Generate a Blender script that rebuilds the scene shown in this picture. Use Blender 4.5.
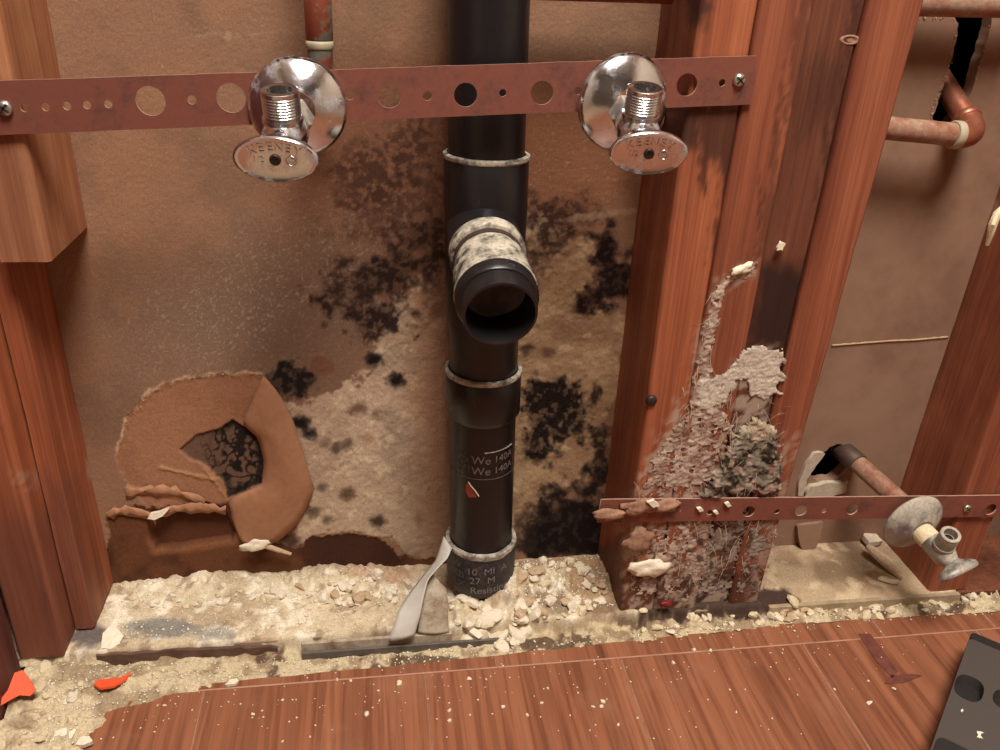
import bpy, bmesh, math, random
import numpy as np
from mathutils import Vector, Matrix, noise as mnoise

random.seed(7)
rng = np.random.default_rng(11)
for o in list(bpy.data.objects):
    bpy.data.objects.remove(o, do_unlink=True)
scene = bpy.context.scene
C = scene.collection

# ------------------------------------------------------------------ camera
FPX = 830.0
CAMZ = 0.59
_v = np.array([-80, 1685, 830.0]); _v /= np.linalg.norm(_v)          # world down, in camera axes
_h = np.array([5600, -145, 830.0]); _h -= _h.dot(_v) * _v; _h /= np.linalg.norm(_h)
_n = np.cross(_v, _h)
if _n[2] < 0: _n = -_n
cd = bpy.data.cameras.new('camera'); cam = bpy.data.objects.new('camera', cd); C.objects.link(cam)
cd.sensor_width = 36.0; cd.lens = FPX * 36.0 / 1000.0; cd.clip_start = 0.01
right = Vector((_h[0], _n[0], -_v[0])); down = Vector((_h[1], _n[1], -_v[1])); fwd = Vector((_h[2], _n[2], -_v[2]))
m = Matrix.Identity(4)
m.col[0][:3] = right; m.col[1][:3] = -down; m.col[2][:3] = -fwd; m.col[3][:3] = (0, 0, CAMZ)
cam.matrix_world = m
scene.camera = cam

# ------------------------------------------------------------------ world, lamps, exposure
w = bpy.data.worlds.new('world'); scene.world = w; w.use_nodes = True
w.node_tree.nodes['Background'].inputs[0].default_value = (1.0, 0.86, 0.70, 1)
w.node_tree.nodes['Background'].inputs[1].default_value = 0.02
ld = bpy.data.lights.new('ceiling_light', 'AREA'); ld.shape = 'DISK'; ld.size = 0.80; ld.energy = 75
ld.color = (1.0, 0.93, 0.86)
lo = bpy.data.objects.new('ceiling_light', ld); C.objects.link(lo); lo.location = (0.22, -0.25, 2.27)
lo.rotation_euler = (math.radians(14), 0, 0)
scene.view_settings.view_transform = 'Standard'; scene.view_settings.look = 'None'
scene.view_settings.gamma = 1.0; scene.view_settings.use_curve_mapping = False
scene.view_settings.exposure = 0.0

# ------------------------------------------------------------------ pixel helpers (1000 x 750 frame)
def ray(px, py):
    d = np.array([px - 500.0, py - 375.0, FPX])
    return np.array([d @ _h, d @ _n, -(d @ _v)])
def PY(px, py, Y):
    r = ray(px, py); r = r * (Y / r[1]); return Vector((r[0], r[1], r[2] + CAMZ))
def PZ(px, py, Z):
    r = ray(px, py); r = r * ((Z - CAMZ) / r[2]); return Vector((r[0], r[1], r[2] + CAMZ))
def project(X, Y, Z):
    Z = Z - CAMZ
    c = X[..., None] * _h + Y[..., None] * _n - Z[..., None] * _v
    return 500 + FPX * c[..., 0] / c[..., 2], 375 + FPX * c[..., 1] / c[..., 2]

# ------------------------------------------------------------------ numpy noise and masks
_tab = rng.random((256, 256))
def vnoise(x, y):
    xi = np.floor(x).astype(int); yi = np.floor(y).astype(int)
    fx = x - xi; fy = y - yi
    fx = fx * fx * (3 - 2 * fx); fy = fy * fy * (3 - 2 * fy)
    a = _tab[xi & 255, yi & 255]; b = _tab[(xi + 1) & 255, yi & 255]
    c = _tab[xi & 255, (yi + 1) & 255]; d = _tab[(xi + 1) & 255, (yi + 1) & 255]
    return (a * (1 - fx) + b * fx) * (1 - fy) + (c * (1 - fx) + d * fx) * fy
def fbm(x, y, oct=4):
    s = 0; a = 0.5; t = 0
    for k in range(oct):
        s = s + a * vnoise(x + 17.3 * k, y + 9.1 * k); t += a; a *= 0.55; x = x * 2.03; y = y * 2.03
    return s / t
def sstep(a, b, x):
    t = np.clip((x - a) / (b - a), 0, 1); return t * t * (3 - 2 * t)
def sdf(px, py, poly):
    """signed distance to a polygon, positive inside (pixels)"""
    P = np.array(poly, float); n = len(P)
    d2 = np.full(px.shape, 1e12); ins = np.zeros(px.shape, bool)
    for i in range(n):
        a = P[i]; b = P[(i + 1) % n]; e = b - a
        wx = px - a[0]; wy = py - a[1]
        t = np.clip((wx * e[0] + wy * e[1]) / (e @ e + 1e-9), 0, 1)
        d2 = np.minimum(d2, (wx - t * e[0]) ** 2 + (wy - t * e[1]) ** 2)
        cond = (a[1] > py) != (b[1] > py)
        xc = a[0] + (py - a[1]) * e[0] / (e[1] if abs(e[1]) > 1e-9 else 1e-9)
        ins ^= cond & (px < xc)
    d = np.sqrt(d2)
    return np.where(ins, d, -d)
def ell(px, py, cx, cy, rx, ry, rot=0):
    c, s = math.cos(math.radians(rot)), math.sin(math.radians(rot))
    u = ((px - cx) * c + (py - cy) * s) / rx; v = (-(px - cx) * s + (py - cy) * c) / ry
    return (1 - np.sqrt(u * u + v * v)) * min(rx, ry)
def lin(c):
    c = np.asarray(c, float) / 255.0
    return np.where(c <= 0.04045, c / 12.92, ((c + 0.055) / 1.055) ** 2.4)
def mixc(col, c, m):
    return col * (1 - m[..., None]) + np.asarray(c, float) * m[..., None]

# ------------------------------------------------------------------ mesh helpers
def obj(name, me, mat=None, parent=None, smooth=False):
    if isinstance(me, bmesh.types.BMesh):
        bm = me; me = bpy.data.meshes.new(name); bm.to_mesh(me); bm.free()
    o = bpy.data.objects.new(name, me); C.objects.link(o)
    if mat and not me.materials: me.materials.append(mat)
    if parent: o.parent = parent
    if smooth:
        me.polygons.foreach_set('use_smooth', np.ones(len(me.polygons), bool))
    return o
def tag(o, label=None, cat=None, group=None, kind=None):
    if label: o['label'] = label
    if cat: o['category'] = cat
    if group: o['group'] = group
    if kind: o['kind'] = kind
    return o
def empty(name, label, cat, loc=(0, 0, 0), group=None, mat4=None):
    o = bpy.data.objects.new(name, None); C.objects.link(o); o.empty_display_size = 0.02
    o.location = loc
    if mat4 is not None: o.matrix_world = mat4
    return tag(o, label, cat, group)
def np_mesh(name, V, F, col=None, attr='paint'):
    me = bpy.data.meshes.new(name)
    V = np.ascontiguousarray(V, np.float32); F = np.ascontiguousarray(F, np.int32)
    k = F.shape[1]
    me.vertices.add(len(V)); me.vertices.foreach_set('co', V.ravel())
    me.loops.add(F.size); me.loops.foreach_set('vertex_index', F.ravel())
    me.polygons.add(len(F)); me.polygons.foreach_set('loop_start', np.arange(0, F.size, k, dtype=np.int32))
    me.update(calc_edges=True)
    if col is not None:
        a = me.color_attributes.new(attr, 'FLOAT_COLOR', 'POINT')
        cc = np.ones((len(V), 4), np.float32); cc[:, :col.shape[1]] = col
        a.data.foreach_set('color', cc.ravel())
    me.validate(); return me
def grid_mesh(name, V, col=None, keep=None, flip=False):
    nu, nv = V.shape[:2]
    idx = np.arange(nu * nv).reshape(nu, nv)
    F = np.stack([idx[:-1, :-1], idx[1:, :-1], idx[1:, 1:], idx[:-1, 1:]], -1).reshape(-1, 4)
    if flip: F = F[:, ::-1]
    V = V.reshape(-1, 3)
    if col is not None: col = col.reshape(len(V), -1)
    if keep is not None:
        kf = keep.reshape(-1)[F].all(1); F = F[kf]
        used = np.unique(F); remap = np.full(len(V), -1); remap[used] = np.arange(len(used))
        F = remap[F]; V = V[used]; col = col[used] if col is not None else None
    return np_mesh(name, V, F, col)
def box_bm(x0, x1, y0, y1, z0, z1, bev=0.0, seg=1):
    bm = bmesh.new()
    bmesh.ops.create_cube(bm, size=1.0)
    for v in bm.verts:
        v.co = Vector(((x0 + x1) / 2 + v.co.x * (x1 - x0), (y0 + y1) / 2 + v.co.y * (y1 - y0), (z0 + z1) / 2 + v.co.z * (z1 - z0)))
    if bev > 0:
        bmesh.ops.bevel(bm, geom=bm.edges[:], offset=bev, segments=seg, affect='EDGES')
    return bm
def lathe(name, prof, mat, parent=None, n=40, sx=1.0, sz=1.0, axis='y', close=True, smooth=True, jitter=0.0, ang=None, M=None):
    """revolve (r, t) about an axis; axis 'y': t runs along -Y (outwards); axis 'z': t runs along +Z"""
    bm = bmesh.new(); rings = []
    for (r, t) in prof:
        ring = []
        for k in range(n):
            a = 2 * math.pi * k / n
            rr = r * (1 + jitter * (mnoise.noise(Vector((math.cos(a) * 3, math.sin(a) * 3, t * 300))) if jitter else 0))
            if axis == 'y': co = Vector((rr * math.cos(a) * sx, -t, rr * math.sin(a) * sz))
            else: co = Vector((rr * math.cos(a) * sx, rr * math.sin(a) * sz, t))
            if M: co = M @ co
            ring.append(bm.verts.new(co))
        rings.append(ring)
    for a, b in zip(rings[:-1], rings[1:]):
        for k in range(n):
            f = bm.faces.new((a[k], a[(k + 1) % n], b[(k + 1) % n], b[k])); f.smooth = smooth
    if close:
        bm.faces.new(rings[0][::-1]); bm.faces.new(rings[-1])
    bmesh.ops.recalc_face_normals(bm, faces=bm.faces[:])
    o = obj(name, bm, mat, parent)
    if ang is not None: sharp(o, ang)
    return o
def sharp(o, deg=35):
    o.data.set_sharp_from_angle(angle=math.radians(deg)); return o
def tube(name, pts, r, mat, parent=None, n=20, caps=True, radii=None):
    bm = bmesh.new(); pts = [Vector(p) for p in pts]; rings = []
    prev = None
    for i, p in enumerate(pts):
        d = (pts[min(i + 1, len(pts) - 1)] - pts[max(i - 1, 0)]).normalized()
        if prev is None:
            up = Vector((0, 0, 1)) if abs(d.z) < 0.9 else Vector((1, 0, 0))
            u = d.cross(up).normalized()
        else:
            u = (prev - d * prev.dot(d)).normalized()
        prev = u; v = d.cross(u)
        rr = radii[i] if radii else r
        rings.append([bm.verts.new(p + (u * math.cos(2 * math.pi * k / n) + v * math.sin(2 * math.pi * k / n)) * rr) for k in range(n)])
    for a, b in zip(rings[:-1], rings[1:]):
        for k in range(n):
            f = bm.faces.new((a[k], a[(k + 1) % n], b[(k + 1) % n], b[k])); f.smooth = True
    if caps: bm.faces.new(rings[0][::-1]); bm.faces.new(rings[-1])
    bmesh.ops.recalc_face_normals(bm, faces=bm.faces[:])
    return sharp(obj(name, bm, mat, parent), 40)
def bend(a, b, c, r, n=8):
    """points of a rounded corner a-b-c"""
    a, b, c = Vector(a), Vector(b), Vector(c)
    p = b + (a - b).normalized() * r; q = b + (c - b).normalized() * r
    return [p * (1 - t) ** 2 + b * 2 * t * (1 - t) + q * t * t for t in [i / n for i in range(n + 1)]]
def flat_curve(name, outer, holes, thick):
    """2D outline with holes, extruded; returns a mesh in the XY plane, z = -thick/2..thick/2"""
    cu = bpy.data.curves.new(name, 'CURVE'); cu.dimensions = '2D'; cu.fill_mode = 'BOTH'; cu.extrude = thick / 2
    for poly in [outer] + holes:
        s = cu.splines.new('POLY'); s.points.add(len(poly) - 1)
        for p, q in zip(s.points, poly): p.co = (q[0], q[1], 0, 1)
        s.use_cyclic_u = True
    t = bpy.data.objects.new(name, cu); C.objects.link(t)
    dg = bpy.context.evaluated_depsgraph_get()
    me = bpy.data.meshes.new_from_object(t.evaluated_get(dg))
    bpy.data.objects.remove(t); bpy.data.curves.remove(cu)
    me.name = name; return me
def text_mesh(body, size, extrude=0.0):
    cu = bpy.data.curves.new('lettering', 'FONT'); cu.body = body; cu.size = size; cu.extrude = extrude
    cu.align_x = 'CENTER'; cu.align_y = 'CENTER'; cu.resolution_u = 3
    t = bpy.data.objects.new('lettering', cu); C.objects.link(t)
    dg = bpy.context.evaluated_depsgraph_get()
    me = bpy.data.meshes.new_from_object(t.evaluated_get(dg))
    bpy.data.objects.remove(t); bpy.data.curves.remove(cu)
    return me
def merged(meshes_mats, name):
    bm = bmesh.new()
    for me, M in meshes_mats:
        t = bmesh.new(); t.from_mesh(me); bmesh.ops.transform(t, matrix=M, verts=t.verts[:])
        tm = bpy.data.meshes.new('t'); t.to_mesh(tm); t.free(); bm.from_mesh(tm); bpy.data.meshes.remove(tm)
    return bm

# ------------------------------------------------------------------ materials
def nodes(name):
    m = bpy.data.materials.new(name); m.use_nodes = True
    nt = m.node_tree; b = nt.nodes['Principled BSDF']
    return m, nt, b
def N(nt, typ, **kw):
    n = nt.nodes.new(typ)
    for k, v in kw.items(): setattr(n, k, v)
    return n
def rgba(c, k=1.0):
    l = lin(c) * k; return (float(l[0]), float(l[1]), float(l[2]), 1)
def ramp(nt, fac, stops):
    r = N(nt, 'ShaderNodeValToRGB'); e = r.color_ramp.elements
    while len(e) < len(stops): e.new(0.5)
    for s, (p, c) in zip(e, stops): s.position = p; s.color = c
    nt.links.new(fac, r.inputs[0]); return r.outputs[0]
def mapped_noise(nt, scale, nscale=1.0, detail=4, rough=0.6, coord='Object', rnd=False, dist=0.0):
    tc = N(nt, 'ShaderNodeTexCoord'); mp = N(nt, 'ShaderNodeMapping'); mp.inputs['Scale'].default_value = scale
    src = tc.outputs[coord]
    if rnd:
        oi = N(nt, 'ShaderNodeObjectInfo'); ad = N(nt, 'ShaderNodeVectorMath', operation='MULTIPLY_ADD')
        ad.inputs[1].default_value = (3.1, 1.7, 2.3)
        nt.links.new(oi.outputs['Random'], ad.inputs[0]); nt.links.new(src, ad.inputs[2]); src = ad.outputs[0]
    nt.links.new(src, mp.inputs[0])
    nz = N(nt, 'ShaderNodeTexNoise'); nz.inputs['Scale'].default_value = nscale; nz.inputs['Detail'].default_value = detail
    nz.inputs['Roughness'].default_value = rough; nz.inputs['Distortion'].default_value = dist
    nt.links.new(mp.outputs[0], nz.inputs[0]); return nz.outputs[0]
def mixrgb(nt, a, b, fac, mode='MIX'):
    mx = N(nt, 'ShaderNodeMix', data_type='RGBA', blend_type=mode)
    if isinstance(fac, float): mx.inputs[0].default_value = fac
    else: nt.links.new(fac, mx.inputs[0])
    for s, i in ((a, 6), (b, 7)):
        if isinstance(s, tuple): mx.inputs[i].default_value = s
        else: nt.links.new(s, mx.inputs[i])
    return mx.outputs[2]
def bump(nt, b, h, strength=0.3, dist=0.001):
    bp = N(nt, 'ShaderNodeBump'); bp.inputs['Strength'].default_value = strength; bp.inputs['Distance'].default_value = dist
    nt.links.new(h, bp.inputs['Height']); nt.links.new(bp.outputs[0], b.inputs['Normal'])

def painted_mat(name, grain=700, amp=0.22, rough=0.9, bmp=0.4):
    m, nt, b = nodes(name)
    at = N(nt, 'ShaderNodeAttribute', attribute_name='paint')
    nz = mapped_noise(nt, (1, 1, 1), grain, 3, 0.7)
    g = ramp(nt, nz, [(0.3, (1 - amp,) * 3 + (1,)), (0.7, (1 + amp,) * 3 + (1,))])
    c = mixrgb(nt, at.outputs['Color'], g, 1.0, 'MULTIPLY')
    nt.links.new(c, b.inputs['Base Color']); b.inputs['Roughness'].default_value = rough
    b.inputs['Specular IOR Level'].default_value = 0.15
    bump(nt, b, nz, bmp, 0.0006)
    return m
def wood_mat(name, light, mid, dark, rough=0.62):
    """grain runs along Z; 'paint' attribute: R stain, G plaster film, B grime"""
    m, nt, b = nodes(name)
    n1 = mapped_noise(nt, (55, 55, 2.2), 1.0, 5, 0.6, rnd=True, dist=0.6)
    n2 = mapped_noise(nt, (420, 420, 7), 1.0, 3, 0.6, rnd=True)
    c = ramp(nt, n1, [(0.25, rgba(dark)), (0.5, rgba(mid)), (0.75, rgba(light))])
    g = ramp(nt, n2, [(0.32, (0.76, 0.70, 0.67, 1)), (0.62, (1.06, 1.06, 1.06, 1))])
    c = mixrgb(nt, c, g, 1.0, 'MULTIPLY')
    at = N(nt, 'ShaderNodeAttribute', attribute_name='paint'); sp = N(nt, 'ShaderNodeSeparateColor')
    nt.links.new(at.outputs['Color'], sp.inputs[0])
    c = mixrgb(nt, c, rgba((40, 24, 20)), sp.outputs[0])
    c = mixrgb(nt, c, rgba((92, 58, 52)), sp.outputs[2])
    c = mixrgb(nt, c, rgba((176, 156, 138)), sp.outputs[1])
    nt.links.new(c, b.inputs['Base Color']); b.inputs['Roughness'].default_value = rough
    b.inputs['Specular IOR Level'].default_value = 0.3
    bump(nt, b, n2, 0.35, 0.0008)
    return m
def plain(name, c, rough=0.6, metal=0.0, var=0.15, scale=120, spec=0.4, bmp=0.0, k=1.0):
    m, nt, b = nodes(name)
    nz = mapped_noise(nt, (1, 1, 1), scale, 5, 0.65)
    base = rgba(c, k)
    lo_ = tuple(x * (1 - var) for x in base[:3]) + (1,); hi = tuple(min(1, x * (1 + var)) for x in base[:3]) + (1,)
    nt.links.new(ramp(nt, nz, [(0.3, lo_), (0.7, hi)]), b.inputs['Base Color'])
    b.inputs['Roughness'].default_value = rough; b.inputs['Metallic'].default_value = metal
    b.inputs['Specular IOR Level'].default_value = spec
    if bmp: bump(nt, b, nz, bmp, 0.001)
    return m
def dusty(name, base, dust, lo=0.45, hi=0.6, scale=90, rough=0.4, metal=0.0, top=0.0, rough2=0.9, off=0.0, spec=0.4):
    """dirt or plaster lying on a surface, broken up by noise; top > 0 favours the local upper side"""
    m, nt, b = nodes(name)
    nz = mapped_noise(nt, (1, 1, 1), scale, 6, 0.7)
    f = nz
    if top:
        tc = N(nt, 'ShaderNodeTexCoord'); sx = N(nt, 'ShaderNodeSeparateXYZ'); nt.links.new(tc.outputs['Object'], sx.inputs[0])
        ma = N(nt, 'ShaderNodeMath', operation='MULTIPLY_ADD'); ma.inputs[1].default_value = top; ma.inputs[2].default_value = off
        nt.links.new(sx.outputs[2], ma.inputs[0])
        ad = N(nt, 'ShaderNodeMath', operation='ADD'); nt.links.new(nz, ad.inputs[0]); nt.links.new(ma.outputs[0], ad.inputs[1]); f = ad.outputs[0]
    k = ramp(nt, f, [(lo, (0, 0, 0, 1)), (hi, (1, 1, 1, 1))])
    n3 = mapped_noise(nt, (1, 1, 1), scale * 5, 3, 0.6)
    d = ramp(nt, n3, [(0.3, rgba(dust, 0.6)), (0.7, rgba(dust))])
    c = mixrgb(nt, rgba(base), d, k)
    nt.links.new(c, b.inputs['Base Color'])
    for key, a0, a1 in (('Roughness', rough, rough2), ('Metallic', metal, 0.0)):
        mr = N(nt, 'ShaderNodeMapRange'); mr.inputs['To Min'].default_value = a0; mr.inputs['To Max'].default_value = a1
        nt.links.new(k, mr.inputs[0]); nt.links.new(mr.outputs[0], b.inputs[key])
    b.inputs['Specular IOR Level'].default_value = spec
    bump(nt, b, f, 0.3, 0.001)
    return m

M_wall = painted_mat('stained_gypsum_board')
M_rub = painted_mat('crumbled_plaster', 500, 0.25, 0.95, 0.6)
M_wood_tan = wood_mat('tan_stud_wood', (186, 134, 98), (168, 114, 80), (146, 90, 62))
M_wood_red = wood_mat('red_stud_wood', (158, 96, 68), (138, 79, 55), (110, 58, 42))
M_wood_org = wood_mat('orange_stud_wood', (180, 112, 76), (156, 90, 60), (118, 64, 46))
M_wood_drk = wood_mat('brown_stud_wood', (134, 82, 56), (112, 66, 47), (86, 50, 38))
M_wood_pur = wood_mat('dull_plum_wood', (118, 66, 56), (98, 52, 46), (74, 40, 38))
M_chrome = dusty('worn_chrome', (218, 220, 226), (160, 150, 140), 0.52, 0.85, 60, 0.15, 1.0, rough2=0.5)
M_nickel = dusty('threaded_chrome', (208, 208, 210), (150, 140, 120), 0.6, 0.8, 120, 0.22, 1.0, rough2=0.6)
M_chalk_chrome = dusty('chalky_chrome', (150, 146, 140), (190, 180, 162), 0.44, 0.68, 70, 0.38, 0.75, top=7, rough2=0.9)
M_strap = dusty('dull_copper_strap', (142, 88, 74), (100, 64, 56), 0.46, 0.68, 45, 0.45, 0.4, rough2=0.6)
M_strap_lit_edge = plain('lit_copper_edge', (216, 178, 158), 0.4, 0.5)  # paler edge colour paints in the light caught along the strap edges
M_copper = dusty('aged_copper', (168, 104, 80), (112, 74, 60), 0.5, 0.7, 50, 0.38, 0.7, rough2=0.6)
M_copper_dust = dusty('dusty_copper', (150, 96, 74), (172, 140, 116), 0.36, 0.60, 60, 0.5, 0.45, rough2=0.85)
M_copper_green = dusty('verdigris_copper', (140, 74, 54), (104, 110, 96), 0.46, 0.56, 60, 0.45, 0.5, rough2=0.8)
M_solder = plain('grey_solder', (176, 164, 138), 0.7, 0.1)
M_abs = dusty('black_drain_plastic', (26, 24, 25), (96, 86, 78), 0.66, 0.85, 110, 0.34, 0, rough2=0.8, spec=0.5)
M_abs_in = plain('grimy_pipe_bore', (92, 82, 76), 0.6, 0, 0.5, 70)
M_caked = dusty('plaster_caked_plastic', (52, 47, 43), (204, 194, 174), 0.50, 0.72, 85, 0.6, 0, top=6.5, off=0.0)
M_glue = dusty('dried_cement_ring', (62, 56, 50), (200, 190, 172), 0.36, 0.58, 90, 0.7)
M_print = plain('faded_print', (122, 114, 112), 0.7, 0, 0.35, 400)
M_print_dark = plain('worn_print', (84, 78, 78), 0.7, 0, 0.4, 400)
M_label = dusty('dark_wrapped_label', (44, 40, 42), (92, 86, 84), 0.48, 0.68, 140, 0.5)
M_plaster = plain('plaster_white', (226, 214, 190), 0.9, 0, 0.14, 300, 0.1, 0.5)
M_plaster_y = plain('plaster_cream', (216, 200, 166), 0.9, 0, 0.18, 300, 0.1, 0.5)
M_plaster_b = plain('plaster_brownish', (188, 162, 132), 0.9, 0, 0.25, 300, 0.1, 0.5)
M_paper = plain('kraft_paper', (166, 120, 90), 0.85, 0, 0.10, 160, 0.15, 0.2)
M_paper_fuzz = plain('torn_paper_edge', (178, 148, 116), 0.9, 0, 0.2, 300, 0.1)
M_gyp = plain('gypsum_core', (186, 170, 150), 0.9, 0, 0.15, 200, 0.1, 0.3)
M_board = dusty('brown_board_paper', (146, 114, 92), (136, 100, 78), 0.40, 0.70, 6, 0.85, 0)
M_orange = plain('orange_chip', (232, 88, 48), 0.6, 0, 0.12, 200)
M_vinyl = plain('grey_white_vinyl', (198, 194, 184), 0.55, 0, 0.10, 60)
M_vinyl_dirty = dusty('soiled_vinyl', (176, 164, 144), (140, 112, 88), 0.45, 0.65, 50, 0.7)
M_screw = plain('zinc_screw', (190, 190, 176), 0.3, 0.9)
M_nail = plain('dark_nail', (60, 52, 48), 0.5, 0.6)
M_dark = plain('dark_void', (20, 15, 13), 0.95, 0, 0.2, 30)
M_beige = plain('beige_room_paint', (176, 160, 142), 0.8, 0, 0.04, 8)
M_white = plain('white_ceiling_paint', (224, 214, 200), 0.85, 0, 0.04, 8)
M_tool = dusty('dark_grey_plastic', (74, 68, 64), (120, 110, 100), 0.66, 0.85, 90, 0.5)
M_rubber = plain('black_rubber', (34, 31, 31), 0.6, 0, 0.2, 120)
M_recess = plain('dark_brown_recess', (58, 40, 32), 0.75, 0, 0.4, 90)

def laminate_mat():
    m, nt, b = nodes('red_oak_laminate')
    n1 = mapped_noise(nt, (26, 1.6, 1), 1.0, 5, 0.6, rnd=True, dist=1.2)
    n2 = mapped_noise(nt, (170, 5, 1), 1.0, 3, 0.6, rnd=True, dist=0.4)
    n3 = mapped_noise(nt, (1, 1, 1), 14, 4, 0.6)
    c = ramp(nt, n1, [(0.25, rgba((110, 68, 50))), (0.5, rgba((142, 90, 64))), (0.78, rgba((160, 108, 80)))])
    g = ramp(nt, n2, [(0.36, (0.66, 0.60, 0.58, 1)), (0.55, (1.0, 1.0, 1.0, 1))])
    c = mixrgb(nt, c, g, 1.0, 'MULTIPLY')
    d = ramp(nt, n3, [(0.55, (0, 0, 0, 1)), (0.85, (0.35, 0.35, 0.35, 1))])
    c = mixrgb(nt, c, rgba((172, 130, 104)), d)
    nt.links.new(c, b.inputs['Base Color']); b.inputs['Roughness'].default_value = 0.42
    b.inputs['Specular IOR Level'].default_value = 0.35
    return m
M_lam = laminate_mat()

YB, YF = 0.71, 0.62          # gypsum board face, stud fronts
ZP = 0.010                   # sole plate top

# ================================================================== ROOM SHELL
def struct(name, bm, mat, parent=None):
    o = obj(name, bm, mat, parent)
    if not parent: o['kind'] = 'structure'
    return o
RX0, RX1, RY0, RZ1 = -1.1, 1.5, -1.6, 2.36
floor = struct('floor', box_bm(RX0, RX1, RY0, 0.86, -0.05, -0.0125), plain('subfloor', (150, 126, 100), 0.9, 0, 0.2, 20))
tag(floor, 'red oak laminate floor laid on a dusty subfloor', 'floor')
# laminate planks (grain and long seams run towards the wall)
seams = [PZ(x, 690, 0).x for x in (205, 427, 632, 832)]
sp = (seams[-1] - seams[0]) / 3
xs = [-0.262] + seams + [seams[-1] + sp * k for k in range(1, 6)]
YJ = 0.5685
G = 0.0001
M_worn = plain('worn_plank_edge', (164, 122, 98), 0.6, 0, 0.25, 40)
def worn_plank(o):
    o.data.materials.append(M_worn)
    for p in o.data.polygons:
        if 0.2 < p.normal.z < 0.95: p.material_index = 1
for a, b_ in zip(xs[:-1], xs[1:]):
    worn_plank(obj('plank', box_bm(a + G, b_ - G, RY0, YJ - G, -0.012, 0.0, 0.0009), M_lam, floor))
ends = [(-0.165, 0.577), (0.02, 0.582), (0.25, 0.590), (0.41, 0.598), (0.62, 0.594), (1.1, 0.59)]
xs2 = [-0.165, 0.105, 0.30, 0.50, 0.625, 0.82, 1.1]
def edgeY(x):
    return float(np.interp(x, [e[0] for e in ends], [e[1] for e in ends]))
for a, b_ in zip(xs2[:-1], xs2[1:]):
    bm = bmesh.new(); K = 10; prev = None
    top = []; bot = []
    for i in range(K + 1):
        x = a + G + (b_ - a - 2 * G) * i / K
        top.append((x, edgeY(x) + random.uniform(-0.0012, 0.0012)))
    loop = [(a + G, YJ + G)] + [(b_ - G, YJ + G)] + top[::-1]
    vt = [bm.verts.new((x, y, 0.0)) for x, y in loop]; vb = [bm.verts.new((x, y, -0.012)) for x, y in loop]
    bm.faces.new(vt); bm.faces.new(vb[::-1])
    for i in range(len(loop)):
        j = (i + 1) % len(loop); bm.faces.new((vt[i], vb[i], vb[j], vt[j]))
    bmesh.ops.recalc_face_normals(bm, faces=bm.faces[:])
    bmesh.ops.bevel(bm, geom=[e for e in bm.edges if all(abs(v.co.z) < 1e-6 for v in e.verts)], offset=0.0009, segments=1, affect='EDGES')
    worn_plank(obj('plank', bm, M_lam, floor))
struct('ceiling', box_bm(RX0, RX1, RY0, 0.86, RZ1, RZ1 + 0.05), M_white)
struct('wall_rear', box_bm(RX0, RX1, RY0 - 0.05, RY0, -0.05, RZ1), plain('dim_hallway_tone', (84, 72, 62), 0.8, 0, 0.05, 8))  # unseen wall, coloured dark so the chrome reflects a dim hallway
struct('wall_left', box_bm(RX0 - 0.05, RX0, RY0, 0.86, -0.05, RZ1), M_beige)
struct('wall_right', box_bm(RX1, RX1 + 0.05, RY0, 0.86, -0.05, RZ1), M_beige)
struct('wall_front', box_bm(RX0, RX1, 0.603, 0.616, 0.86, RZ1), M_beige)
struct('dark_void_panel', box_bm(RX0, RX1, 0.86, 0.88, -0.05, RZ1), M_dark)  # added near-black panel, its colour stands for shade behind the board holes
struct('wall_front_lower_left', box_bm(RX0, -0.336, 0.603, 0.616, -0.012, 0.86), M_beige)
struct('wall_front_lower_right', box_bm(0.70, RX1, 0.600, 0.613, -0.012, 0.86), M_beige)

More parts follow.
